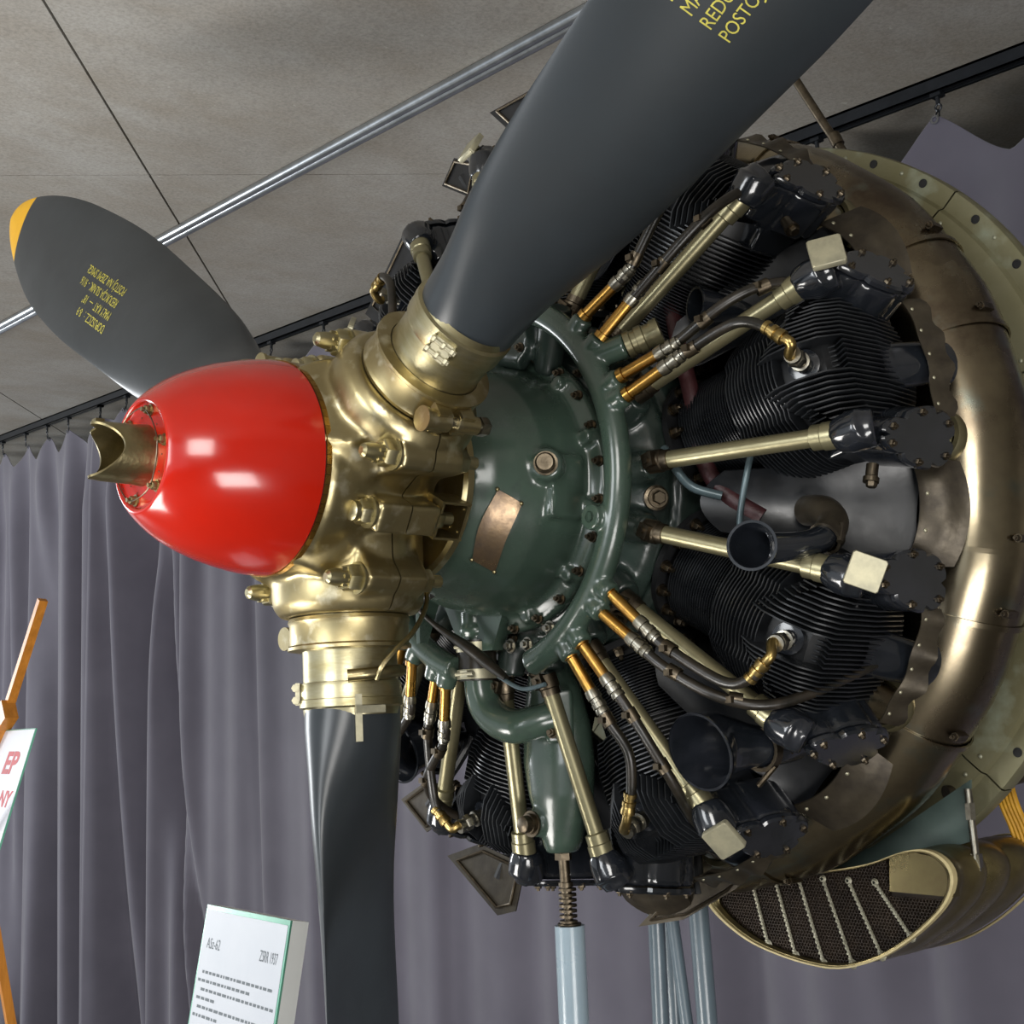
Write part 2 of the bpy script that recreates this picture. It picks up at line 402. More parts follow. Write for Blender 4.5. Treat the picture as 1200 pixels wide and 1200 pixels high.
# curtains
hooks_y = [8.3, 7.95, 7.557, 7.15, 6.79, 6.455, 5.98, 5.62, 5.25, 4.85, 4.42, 3.98, 3.50, 3.05, 2.6, 2.1, 1.6, 1.05, .60, .156, -.32, -.8, -1.3, -1.8]
def topz(y, hy):
    base = ceil_z(y)-.125
    hs = sorted(hy)
    if y <= hs[0]: return base-.25*(hs[0]-y)
    if y >= hs[-1]: return base-.25*(y-hs[-1])
    for i in range(len(hs)-1):
        if y <= hs[i+1]:
            L = hs[i+1]-hs[i]; t = (y-hs[i])/L
            k = t*2 if t < .5 else (1-t)*2
            sag = (.19 if hs[i] < 2 else .13)*(.55*k+.45*sin(k*pi/2)**1.5)
            return base-sag
def fold(y, z):
    t = (z+2)/3.5                                            # 0 floor, 1 top
    a = lerp(y, [-2, 1.2, 2.2, 4.2, 4.8, 6, 9], [.05, .05, .022, .030, .08, .10, .10])
    yy = y+.05*(1-t)*sin(y*2.3)
    f = sin(yy*15.2+.8*sin(yy*3.1))+.45*sin(yy*27+1.3)+.5*sin(yy*6.1+.5)
    g_ = sin(yy*13.2); e = 0
    for ya_, yb_, wd, dp in ((5.50, 5.66, .15, .26), (5.26, 4.90, .08, .18), (5.06, 4.72, .05, .09), (6.90, 6.80, .12, .20), (6.25, 6.35, .07, .10), (5.95, 5.85, .05, .07), (1.15, 1.15, .14, .12), (3.62, 3.55, .03, .012), (2.62, 2.66, .03, .010), (4.25, 4.10, .05, .035), (7.5, 7.4, .1, .1)):
        cc = ya_+(yb_-ya_)*(.9-z)/2.7; f2 = (y-cc)/wd
        e += dp*math.exp(-f2*f2)*min(1, max(.15, (1.45-z)/.9))
    return (a*(.6*f+.4*g_)+e)*(1.0-.25*t)
def curtain(ya, yb, xoff, label):
    hy = [h for h in hooks_y if ya-.05 < h < yb+.05]
    nu = int((yb-ya)/.016); nv = 60; grid = []
    for i in range(nu+1):
        y = ya+(yb-ya)*i/nu; tz = topz(y, hy); row = []
        for j in range(nv+1):
            t = (j/nv)**1.6; z = tz+(-H+.03-tz)*t
            row.append((xr+xoff+fold(y, z)*min(1, .25+t*6), y, z))
        grid.append(row)
    c = MB().sheet(grid, .003).build('curtain', M['cloth'], ang=180); tag(c, label, 'curtain')
    for h in hy:
        zt = topz(h, hy); zr = ceil_z(h)-.05; x = xr+xoff*.3; b = MB()
        b.box((xr, h, zr-.004), (.03, .035, .014)); b.cyl((xr, h, zr-.01), (xr, h, zr-.034), .007, seg=8)
        b.tube([(xr, h, zr-.03), (xr, h+.010, zr-.042), (xr, h, zr-.056), (xr, h-.010, zr-.042), (xr, h, zr-.03)], .0035, 6, 3)
        b.tube([(xr, h, zr-.05), (x, h+.006, zt+.004), (x, h, zt-.014), (x, h-.006, zt), (xr, h, zr-.05)], .0025, 6, 3)
        b.build('curtain_hook', M['rail'], c)
        xx = xr+xoff+fold(h, zt)*.25
        MB().lathe([(-.004, .008), (-.004, .014), (.004, .014), (.004, .008), (-.004, .008)], 16, (xx-.003, h, zt-.016), (1, 0, 0), False).build('grommet', M['chrome'], c)
    return c
curtain(5.80, 8.5, .01, 'grey violet curtain of deep folds at the far left, behind the easel')
curtain(1.22, 6.02, -.02, 'smooth grey violet curtain hanging behind the propeller and the printed card')
curtain(-2.0, 1.35, -.03, 'dark grey violet curtain with scalloped top at the right, behind the oil cooler')

# ================================================================== PROPELLER
prop = empty('propeller', (0, 0, 0), 'three-bladed propeller with red dome, bronze hub and black yellow-tipped blades', 'propeller')
AL = .49
ARMS = (-90+AL, 30+AL, 150+AL)
GAPS = (-30+AL, 90+AL, 210+AL)
hub = MB()
hub.lathe([(-.148, .0), (-.148, .168), (-.135, .176), (-.10, .176), (-.05, .168), (.04, .162), (.085, .14), (.10, .10), (.10, 0)], 72)
for a in ARMS:
    d = pol(0, 1, a)
    hub.lathe([(0, .127), (.20, .127), (.222, .124), (.238, .112)], 56, (0, 0, 0), d)
    # shoulder blending the arm into the dome seat
    hub.lathe([(.0, .13), (.11, .122), (.17, .085)], 40, pol(-.05, .02, a), (V((-.42, 0, 0))+d))
for a in GAPS:
    for da, r in ((-28, .222), (0, .176), (28, .222)):
        p = pol(0, r, a+da)
        hub.cyl(p+V((-.062, 0, 0)), p+V((.062, 0, 0)), .026, seg=24)
        q = pol(0, r*.72, a+da); hub.box((p+q)/2, (.12, .05, .10), Matrix.Rotation(radians(90-(a+da)), 3, 'X'))
hub = hub.remesh(.0048, 7)
hf = hub.cut((-.0012, 0, 0), (1, 0, 0)); hr = hub.cut((.0012, 0, 0), (-1, 0, 0))
o1 = hf.build('barrel_half', M['brass'], prop, ang=60); o2 = hr.build('barrel_half', M['brass'], prop, ang=60)
b = MB(); b.lathe([(-.002, .150), (.002, .150)], 60)
for a in ARMS: b.lathe([(0, .05), (.16, .05)], 24, (0, 0, 0), pol(0, 1, a))
b.build('seam_liner', M['rust'], prop)
for gi, a in enumerate(GAPS):
    for k, (da, r) in enumerate(((-28, .222), (0, .176), (28, .222))):
        p = pol(0, r, a+da); b = MB()
        if k == 1:
            b.lathe([(0, .026), (.004, .026)], 20, p+V((-.062, 0, 0)), (-1, 0, 0)); b.hexa(p+V((-.066, 0, 0)), (-1, 0, 0), .022, .02); b.lathe([(0, .016), (.012, .016), (.015, .010)], 16, p+V((-.084, 0, 0)), (-1, 0, 0))
        else:
            b.lathe([(0, .026), (.004, .026)], 20, p+V((-.062, 0, 0)), (-1, 0, 0)); b.hexa(p+V((-.066, 0, 0)), (-1, 0, 0), .023, .022)
            b.lathe([(0, .014), (.02, .014), (.034, .011), (.038, .006)], 16, p+V((-.086, 0, 0)), (-1, 0, 0))
            for q in range(6):
                an = q*pi/3; b.box(p+V((-.092, .014*cos(an), .014*sin(an))), (.012, .006, .006))
        b.cyl(p+V((-.07, 0, 0)), p+V((.065, 0, 0)), .01, seg=8); b.hexa(p+V((.06, 0, 0)), (1, 0, 0), .021, .018); b.cyl(p+V((.075, 0, 0)), p+V((.10, 0, 0)), .011, seg=12)
        b.build('barrel_bolt', M['brass_shank'], prop)
# dome
dome = MB().lathe([(-.152, .168), (-.155, .1745), (-.175, .1735), (-.20, .170), (-.23, .1635), (-.26, .1555), (-.29, .1445), (-.315, .133), (-.335, .121), (-.352, .1085), (-.364, .098), (-.371, .0905), (-.3735, .0865), (-.3735, .0835), (-.371, .0815), (-.367, .080), (-.367, .04)], 96, caps=False)
dm = dome.build('dome_shell', M['red'], prop, ang=60); tag(dm, 'glossy red bullet-shaped dome shell')
studs('dome_bolt', M['old_brass'], dm, [(pol(-.367, .070, 10+60*k), (-1, 0, 0)) for k in range(6)], .0070, .015)
b = MB().tube([pol(-.380, .071-.003*(k % 2), 10+30*k) for k in range(13)], .0011, 5, 3)
b.build('lock_wire', M['dark_steel'], dm)
studs('dome_rivet', M['rust'], dm, [(pol(-.367, .059 if k % 2 else .080, k*360/28+5), (-1, 0, 0)) for k in range(28)], .0016, .0012, 'rivet')
b = MB()
for k in range(72):
    a = 5*k; R = Matrix.Rotation(radians(90-a), 3, 'X'); b.box(pol(-.149, .1705, a), (.009, .0145, .011), R)
b.build('shim_teeth', M['gold_brass'], prop)
MB().lathe([(-.154, .16), (-.154, .174), (-.144, .174), (-.144, .16)], 72, caps=False).build('shim_ring', M['black_matt'], prop)
# nose collar with horned mouth
R_ = []; seg = 72
def nose_end(a):
    a = (a+180) % 360-180
    return -.434+.017*cos(2*radians(a-6))-.006*math.exp(-((a+84)/16)**2)+.012*math.exp(-((a-112)/10)**2)
for (fr, r) in ((0, .0475), (.25, .0455), (.8, .0445), (1, .043), (1, .0395), (.3, .039), (0, .039)):
    R_.append([pol(-.365+(nose_end(360*j/seg)+.365)*fr, r, 360*j/seg) for j in range(seg)])
nm = MB().rings(R_, True, False, False); nm.lathe([(-.366, 0), (-.366, .039)], 40, caps=False)
nc = nm.build('nose_collar', M['old_brass'], prop, ang=50)
MB().box(pol(-.438, .045, 95), (.014, .014, .008)).build('collar_pin', M['old_brass'], nc)

# blades, modelled along +Z
def b_chord(s):
    c = sm(s, [.36, .45, .6, .85, 1.15, 1.45, 1.745], [.156, .185, .249, .289, .314, .285, .24])
    if s > 1.35: c *= sqrt(max(0, 1-((s-1.35)/.397)**2))
    return max(c, .004)
def b_beta(s): return radians(sm(s, [.39, .65, .95, 1.35, 1.745], [-76, -61, -57, -51, -37]))
def b_off(s): return lerp(s, [.42, 1, 1.745], [-.003, -.024, -.028])
def b_thick(s): return max(.002, sm(s, [.36, .42, .52, .7, .95, 1.3, 1.745], [.156, .146, .108, .068, .042, .026, .010])*(1 if s < 1.6 else sqrt(max(.02, 1-((s-1.6)/.15)**2))))
def b_pt(s, u, side):
    """u in -.5.. .5 along the chord, side +1 upper"""
    c, t, be = b_chord(s), b_thick(s), b_beta(s)
    circ = max(0, min(1, (.88-s)/.46)); circ = circ*circ*(3-2*circ)
    x = 2*u
    e = sqrt(max(0, 1-x*x))
    foil = (max(0, 1-abs(x)**2.3))**.85*(1+.25*(-x))
    h = t/2*((e*circ)+(foil*(1-circ)))*(1 if side > 0 else (circ+(1-circ)*.45))
    ch = V((sin(be), cos(be), 0)); n = V((-cos(be), sin(be), 0))
    camber = (1-circ)*(t*.35)*(1-x*x)
    return V((0, 0, s))+ch*(u*c+b_off(s))+n*(camber+side*h)
def loft(s0, s1, ns, na=26):
    R = []
    for i in range(ns+1):
        s = s0+(s1-s0)*i/ns; ring = []
        for k in range(na): ring.append(b_pt(s, .5*cos(pi*k/na), 1))
        for k in range(na): ring.append(b_pt(s, -.5*cos(pi*k/na), -1))
        R.append(ring)
    return MB().rings(R)
bl = loft(.385, 1.64, 70).build('blade', M['blade'], prop, local=True, ang=60)
place_rot(bl, prop, ARMS[0]); tag(bl, 'matt black propeller blade')
tp = MB(); R = []
for i in range(21):
    s = 1.64+(1.7465-1.64)*(1-(1-i/20)**2); ring = [b_pt(s, .5*cos(pi*k/26), 1) for k in range(26)]+[b_pt(s, -.5*cos(pi*k/26), -1) for k in range(26)]
    R.append(ring)
tag(reg(MB().rings(R).build('blade_tip', M['yellow'], bl, local=True, ang=60)), 'yellow painted tip')
sh = MB().lathe([(.225, .088), (.30, .078), (.345, .078), (.346, .0815), (.352, .083), (.372, .083), (.373, .0845), (.385, .0845), (.388, .079), (.40, .0775)], 64, (0, 0, 0), (0, 0, 1), False)
reg(sh.build('blade_shank', M['brass_shank'], bl, local=True))
cl = MB().lathe([(.240, .088), (.240, .099), (.246, .101), (.252, .0985), (.284, .0985), (.287, .102), (.292, .102), (.294, .090), (.294, .08)], 64, (0, 0, 0), (0, 0, 1), False)
# clamp lug and bolt on the -Y side
cl.box((-.022, -.104, .266), (.026, .03, .04)); cl.box((.022, -.104, .266), (.026, .03, .04))
cl.cyl((-.05, -.112, .266), (-.008, -.112, .266), .017, seg=20); cl.cyl((.008, -.112, .266), (.05, -.112, .266), .015, seg=20)
cl.cyl((-.056, -.112, .266), (-.05, -.112, .266), .020, seg=20)
clampring = cl.build('clamp_ring', M['brass'], prop, local=True); place_rot(clampring, prop, ARMS[0])
b = MB(); b.cyl((-.01, -.112, .266), (.06, -.112, .266), .009, seg=12); b.hexa((.055, -.112, .266), (1, 0, 0), .016, .018)
reg(b.build('clamp_bolt', M['steel'], clampring, local=True))
# buckle of small bolts and straps on the cuff
b = MB()
for sgn, phi in ((1, 218),):
    c = V((cos(radians(phi)), sin(radians(phi)), 0)); t = V((-c.y, c.x, 0))
    for zz in (.352, .372):
        b.cyl(c*.089-t*.022+V((0, 0, zz)), c*.089+t*.022+V((0, 0, zz)), .0042, seg=10)
        for q in (-.018, 0, .016): b.hexa(c*.089+t*(q-.003)+V((0, 0, zz)), t, .0068, .006)
    b.box(c*.086+V((0, 0, .362)), (.03, .03, .036), Matrix.Rotation(radians(phi), 3, 'Z') @ Matrix.Diagonal((.25, 1.1, 1)))
reg(b.build('cuff_buckle', M['cream_metal'], bl, local=True))
# stencil
LINES = ['DOPUSZCZ. :   8-9', 'MAŁY KĄT  —  18°', 'REDUKCJA SILNIK. - 9/16', 'POSTÓJ NA ZIEMI SMIGŁ']
st = MB()
for k, ln in enumerate(LINES):
    t_ = text_mb(ln, .030); out = MB()
    wd = max(p[0] for p in t_.v)
    bm = bmesh.new(); me = t_.mesh('t'); bm.from_mesh(me); bmesh.ops.triangulate(bm, faces=bm.faces[:])
    vs = []
    for v in bm.verts:
        s = .950+v.co.x*.70; yy = -.050+.031*(3-k)+v.co.y*.95
        u = (yy-b_off(s))/b_chord(s); p = b_pt(s, u, 1); q = b_pt(s+.001, u, 1); r = b_pt(s, u+.005, 1)
        n = (q-p).cross(r-p).normalized(); vs.append(p+n*.0007)
    bm.verts.index_update(); st.add(vs, [tuple(x.index for x in f.verts) for f in bm.faces]); bm.free()
reg(st.build('stencil_lettering', M['stencil'], bl, local=True))
kids[bl.name] = kids[bl.name]
for a, dp, da in ((ARMS[1], -7, 0), (ARMS[2], 33.8, -1.3)):
    c = copy_tree(bl, prop); place_rot(c, prop, a+da)
    c.rotation_euler = (Matrix.Rotation(radians(90-a-da), 3, 'X') @ Matrix.Rotation(radians(-dp), 3, 'Z')).to_euler()
    c = copy_tree(clampring, prop); place_rot(c, prop, a)
# leather tongue, feed nozzle and pipe on the lower blade
def rd(phi, r, z): return V((r*cos(radians(phi)), r*sin(radians(phi)), z))
b = MB(); b.box(rd(117, .082, .405), (.005, .011, .075), Matrix.Rotation(radians(117), 3, 'Z')); b.box(rd(104, .084, .392), (.005, .05, .012), Matrix.Rotation(radians(104), 3, 'Z'))
(b.build('strap_tongue', M['cream_metal'], bl, local=True))
b = MB(); b.tube([rd(128, .086, .338), rd(105, .089, .336), rd(80, .089, .333), rd(55, .087, .331)], .010, 12, 4)
b.tube([rd(98, .092, .346), rd(96, .104, .326), rd(84, .112, .300), rd(62, .118, .268), V((.105, .075, .222)), V((.128, .045, .178))], .0042, 8, 6)
b.lathe([(0, .008), (.022, .008)], 10, V((.116, .06, .20)), V((.3, -.4, -.6)))
(b.build('feed_pipe', M['old_brass'], bl, local=True))
# two thin grooves that edge the leading strip
b = MB()
for off in (0, .010):
    pts = []
    for i in range(19):
        s = .46+.44*i/18; u = (-.0-.125*i/18-b_off(s)+off)/b_chord(s); u = max(-.49, u)
        p = b_pt(s, u, 1); pts.append(p)
    b.tube(pts, .0012, 5, 2)
(b.build('edge_strip', M['black_matt'], bl, local=True))
# slinger disc behind the barrel
b = MB().lathe([(.122, .09), (.122, .168), (.118, .172), (.122, .180), (.134, .181), (.137, .175), (.134, .168), (.134, .09)], 96, caps=False)
sd = b.build('slinger_disc', M['brass'], prop)
for a in GAPS:
    b = MB(); R = Matrix.Rotation(radians(90-a), 3, 'X')
    for dy in (-.031, .031): b.box(pol(.095, .168, a)+R @ V((0, dy, 0)), (.06, .004, .045), R)
    b.box(pol(.068, .168, a), (.004, .062, .045), R); b.box(pol(.12, .168, a), (.004, .062, .045), R)
    for k in (-1, 1):
        for q in (-.01, .012): b.lathe([(0, .003), (.002, .003)], 8, pol(.118, .168, a)+R @ V((0, k*.02, q)), (-1, 0, 0))
    b.build('disc_bracket', M['old_brass'], sd)

# ================================================================== ENGINE
eng = empty('radial_engine', (.55, 0, -.80), 'nine-cylinder radial aircraft engine with black finned cylinders and green gearbox, behind the propeller', 'engine')
PH = [(10.8+40-40*k+180) % 360-180 for k in range(9)]                      # cylinder angles, 50.8 ... 
# gearbox casing
gb = MB().lathe([(.137, 0), (.137, .135), (.15, .158), (.18, .182), (.215, .203), (.255, .219), (.30, .228), (.345, .231), (.352, .245), (.356, .262), (.378, .262), (.384, .25), (.40, .25)], 96)
for a in (1.6,):
    gb.lathe([(0, .030), (.02, .030), (.028, .026)], 24, pol(.268, .215, a), V((-.75, 0, 0))+pol(0, .65, a))
for k in range(12):
    a = 15+30*k; gb.lathe([(0, .014), (.03, .014)], 14, pol(.336, .244, a), (1, 0, 0))
gb.box(pol(.30, .212, -7), (.07, .11, .04), Matrix.Rotation(radians(97), 3, 'X'))
gb.box(pol(.30, .212, 88), (.09, .11, .05), Matrix.Rotation(radians(2), 3, 'X'))
gb = gb.remesh(.0052, 4)
gx = gb.build('gearbox_casing', M['green'], eng, ang=60); tag(gx, 'glossy grey-green domed gearbox casing')
studs('flange_bolt', M['dark_steel'], gx, [(pol(.356, .254, 15*k+4), (-1, 0, 0)) for k in range(24)], .0075, .016)
p = pol(.268, .215, 1.6); d = V((-.75, 0, 0))+pol(0, .65, 1.6)
MB().lathe([(.026, .021), (.030, .021), (.030, .017), (.040, .017), (.043, .014), (.043, 0)], 20, p, d).build('oil_plug', M['dark_steel'], gx)
# nameplate
def gr(x): return lerp(x, [.137, .15, .18, .215, .255, .30, .345], [.135, .158, .182, .203, .219, .228, .231])
C4 = [(.184, -11), (.222, -16.5), (.221, -53), (.181, -52)]; grid = []
for i in range(9):
    row = []
    for j in range(17):
        u, v = i/8, j/16
        x = (C4[0][0]*(1-u)+C4[1][0]*u)*(1-v)+(C4[3][0]*(1-u)+C4[2][0]*u)*v
        a = (C4[0][1]*(1-u)+C4[1][1]*u)*(1-v)+(C4[3][1]*(1-u)+C4[2][1]*u)*v
        x -= .013*sin(pi*v)*(1-.3*u); row.append(pol(x-.004, gr(x)+.0035, a))
    grid.append(row)
npl = MB().sheet(grid, .0015).build('nameplate', M['plate'], gx); tag(npl, 'tarnished blank brass nameplate')
studs('plate_screw', M['old_brass'], gx, [(pol(x-.005, gr(x)+.004, a), V((-.5, 0, 0))+pol(0, 1, a)) for x, a in C4], .004, .003, 'rivet')
# governor pad etc above
b = MB()
b.lathe([(0, .045), (.02, .045), (.022, .04)], 32, pol(.335, .275, 73), (-1, 0, 0))
b.box(pol(.37, .29, 73), (.07, .09, .08), Matrix.Rotation(radians(17), 3, 'X'))
b.cyl(pol(.36, .24, 58), pol(.33, .36, 58), .025, .03); b.tube([pol(.30, .235, 108), pol(.30, .25, 88), pol(.33, .25, 66)], .022, 14)
b.box(pol(.36, .31, 100), (.06, .08, .1), Matrix.Rotation(radians(-10), 3, 'X'))
gp = b.remesh(.005, 3).build('governor_mount', M['green_dark'], eng, ang=60)
studs('governor_bolt', M['dark_steel'], gp, [(pol(.313, .275, 73)+V((0, .034*cos(k*pi/2+.5), .034*sin(k*pi/2+.5))), (-1, 0, 0)) for k in range(4)], .007, .012)
# apron below the gearbox
b = MB(); b.prism([(-.10, 0), (.09, 0), (.05, -.075), (-.02, -.10), (-.05, -.10)], (.33, .07, -.19), (0, 1, 0), (0, 0, 1), (1, 0, 0), .03, .004)
b.prism([(0, 0), (.06, .0), (.02, -.10), (0, -.10)], (.26, .155, -.17), (1, 0, 0), (0, 0, 1), (0, -1, 0), .01, .002)
b.build('casing_apron', M['green'], gx)

# crankcase stack
b = MB().lathe([(.385, .2), (.385, .262), (.40, .275), (.43, .315), (.455, .325), (.47, .31), (.475, .335), (.66, .335), (.68, .30)], 72)
for k in range(9):
    for s in (-1, 1):
        a = PH[k]+s*10.5; b.lathe([(0, .030), (.055, .026)], 20, pol(.405, .285, a), pol(0, 1, a)+V((-.12, 0, 0)))
cc = b.remesh(.006, 2).build('crankcase', M['green_dark'], eng, ang=60)
studs('case_bolt', M['dark_steel'], cc, [(pol(.385, .268, 20*k+6), (-1, 0, 0)) for k in range(18)], .0065, .014)
studs('case_plug', M['dark_steel'], cc, [(pol(.425, .318, PH[k]-20), V((-.6, 0, 0))+pol(0, 1, PH[k]-20)) for k in range(9)], .022, .02, 'plug')
MB().lathe([(.66, .30), (.70, .44), (.80, .47), (.98, .44), (.99, .2)], 64).build('supercharger_case', M['black_matt'], eng)

# ---- one cylinder, modelled radially along +Z
CX = .565
core = MB().lathe([(.325, .115), (.337, .115), (.337, .08), (.47, .08), (.475, .105), (.60, .108), (.66, .095), (.685, .05)], 32, (CX, 0, 0), (0, 0, 1))
cyl = core.build('cylinder', M['black_matt'], eng, local=True); place_rot(cyl, eng, PH[0])
studs('base_nut', M['dark_steel'], cyl, [((CX+.103*cos(2*pi*k/14), .103*sin(2*pi*k/14), .337), (0, 0, 1)) for k in range(14)], .0085, .02, local=True)
b = MB(); z = .35
while z < .468:
    b.lathe([(0, .08), (.0003, .100), (.0021, .100), (.0024, .08)], 40, (CX, 0, z), (0, 0, 1), False); z += .0056
reg(tag(b.build('barrel_fins', M['fin'], cyl, local=True), kind='stuff'))
b = MB(); z = .476; k = 0
while z < .585:
    rr = .122+.012*min(1, (z-.476)/.05)
    R = []
    for (dz, f) in ((0, 0), (.0004, 1), (.0026, 1), (.003, 0)):
        ring = []
        for j in range(56):
            an = 2*pi*j/56; r0 = .10; r1 = rr*(1+.06*cos(2*an)**2)*(.93 if cos(an) < -.86 else 1)
            r = r0+(r1-r0)*f; ring.append((CX+r*cos(an), r*sin(an), z+dz))
        R.append(ring)
    b.rings(R, True, False, False); z += .0083; k += 1
reg(tag(b.build('head_fins', M['fin'], cyl, local=True), kind='stuff'))
b = MB(); y = -.112
while y <= .1125:
    w_ = sqrt(max(.0005, .148**2-y*y)); xf_, xb_ = CX-w_, CX+w_
    zt = .705-.9*y*y; zb = .535+.10*(abs(y)/.112)
    ol = []
    for (xx, zz) in ((xf_+.012, zb), (xf_, zb+.03), (xf_+.002, zt-.075), (xf_+.022, zt-.03), (xf_+.055, zt-.006), (CX, zt), (xb_-.05, zt-.006), (xb_-.015, zt-.035), (xb_, zt-.08), (xb_-.01, zb)):
        ol.append((xx, zz))
    if abs(y-.0) < .026:                                    # pocket round the front plug
        ol = [(p[0]+(.045 if p[1] < zt-.02 and p[0] < CX-.09 else 0), p[1]) for p in ol]
    b.prism(ol, (0, y-.0013, 0), (1, 0, 0), (0, 0, 1), (0, 1, 0), .0026); y += .0083
reg(tag(b.build('crown_fins', M['fin'], cyl, local=True), kind='stuff'))
# plug boss + spark plug
b = MB(); dplug = V((-.82, 0, .30)).normalized()
b.lathe([(-.03, .026), (.004, .026), (.006, .018)], 20, (.455, 0, .632), dplug)
reg(b.build('plug_boss', M['black'], cyl, local=True))
b = MB(); p0 = V((.450, 0, .634))
b.lathe([(0, .013), (.012, .013), (.012, .016), (.02, .016), (.021, .012), (.034, .012)], 14, p0, dplug); b.hexa(p0+dplug*.030, dplug, .0155, .014)
b.lathe([(.044, .011), (.052, .011), (.052, .014), (.058, .014)], 14, p0, dplug)
reg(b.build('spark_plug', M['steel'], cyl, local=True))
# rocker boxes
def scallop(n=48, rot=0):
    """cover outline: pear shape, narrow at the front (-x)"""
    pts = []
    for k in range(n):
        t = 2*pi*k/n; c_, s_ = cos(t), sin(t)
        x = .082*c_; hw = .042+.016*c_
        r = 1-.17*max(0, cos(6*t))**5
        pts.append((x*r*1.10, hw*s_*r*1.14))
    return pts
for s in (-1, 1):
    nrm = V((-.10, s*sin(radians(24)), cos(radians(24)))).normalized(); ex = V((1, 0, .12)).normalized(); ex = (ex-nrm*ex.dot(nrm)).normalized(); ey = nrm.cross(ex)
    c0 = V((.568, s*.144, .722))
    b = MB()
    sc = scallop()
    b.prism([(p[0]*.97, p[1]*.97) for p in sc], c0-nrm*.085, ex, ey, nrm, .083, .004)
    b.cyl((.462, s*.130, .676), (.480, s*.134, .712), .034, .030, 24)
    b.lathe([(0, .027), (.02, .031), (.05, .031)], 20, (.458, s*.131, .655), (.10, 0, 1))
    b.box((.60, s*.105, .63), (.14, .06, .10))
    rb = b.remesh(.0048, 5).build('rocker_box', M['black'], cyl, local=True, ang=60); reg(rb)
    b = MB(); b.prism(sc, c0, ex, ey, nrm, .011, .004)
    ocv = b.build('rocker_cover', M['black'], cyl, local=True); reg(ocv)
    pl = []
    for k in range(6):
        t = radians(30+60*k); c_, s_ = cos(t), sin(t)
        pl.append((c0+ex*(.082*c_*.93)+ey*((.042+.016*c_)*s_*.93)+nrm*.006, nrm))
    studs('cover_bolt', M['dark_steel'], cyl, pl, .0068, .012, local=True)
    # push rod tube
    pa, pb = V((.387, s*.365*sin(radians(10.5)), .365*cos(radians(10.5)))), V((.458, s*.131, .672))
    d = (pb-pa); L = d.length; b = MB()
    b.prof(pa, pb, [(.012, .0150), (L-.03, .0150)], 20)
    reg(b.build('pushrod_tube', M['pushrod'], cyl, local=True))
    b = MB(); b.prof(pa, pb, [(L-.055, .0165), (L-.053, .0205), (L-.036, .0205), (L-.034, .0225), (L-.004, .0225), (L-.001, .0195), (L+.006, .0195)], 24)
    reg(b.build('sleeve_nut', M['pushrod'], cyl, local=True))
    b = MB(); b.prof(pa, pb, [(-.02, .020), (.004, .020), (.006, .0175), (.018, .0175)], 20)
    b.box(pa+d.normalized()*(-.006)+V((-.02, 0, 0)), (.014, .024, .022)); b.lathe([(0, .006), (.006, .006)], 10, pa+V((-.027, 0, -.006)), (-1, 0, 0))
    reg(b.build('tappet_guide', M['dark_steel'], cyl, local=True))
# square pad on the upper rocker box
nn = V((-.80, .18, .58)).normalized(); ex = V((0, 1, 0)); ex = (ex-nn*ex.dot(nn)).normalized(); ey = nn.cross(ex); b = MB()
b.prism([(-.026, -.024), (-.023, -.027), (.023, -.027), (.026, -.024), (.026, .024), (.023, .027), (-.023, .027), (-.026, .024)], V((.452, .152, .722)), ex, ey, nn, .012, .0015)
b.cyl(V((.462, .150, .715)), V((.452, .152, .722)), .015, seg=12)
reg(tag(b.build('square_pad', M['cream_metal'], cyl, local=True), 'pale square pad on the rocker box'))
b = MB(); b.lathe([(0, .010), (.02, .010), (.022, .013), (.03, .013)], 12, (.54, -.168, .655), (-.25, -1, -.25)); b.hexa((.535, -.193, .65), (-.25, -1, -.25), .009, .012)
reg(b.build('drain_fitting', M['dark_steel'], cyl, local=True))
# curled head baffle between the rocker boxes, rear
grid = []
for i in range(7):
    t = i/6; row = []
    for j in range(21):
        y = -.105+.21*j/20; z = .742-1.3*y*y+.006*t*(1+sin(j*1.1))
        x = .632+.034*t+.004*sin(j*.8+1); row.append((x, y, z+.018*t-.08*abs(y)*t))
    grid.append(row)
b = MB().sheet(grid, .0025)
reg(b.build('head_baffle', M['baffle'], cyl, local=True))
studs('baffle_rivet', M['cream_metal'], cyl, [(V(grid[1][j])+V((0, 0, .001)), (-.3, 0, 1)) for j in range(2, 19, 4)], .0032, .002, 'rivet', local=True)
# rear cooling scoop
b = MB(); R = []
for i, (x, z, ry, rz) in enumerate(((.575, .672, .046, .028), (.605, .680, .043, .028), (.640, .700, .040, .029), (.675, .722, .037, .028), (.705, .728, .039, .028))):
    R.append([(x, ry*cos(2*pi*j/24), z+rz*sin(2*pi*j/24)) for j in range(24)])
Ri = [[(x, y*.93, z) for (x, y, z) in r] for r in R]
b.rings(R, True, False, True)
reg(b.build('cooling_scoop', M['black'], cyl, local=True))
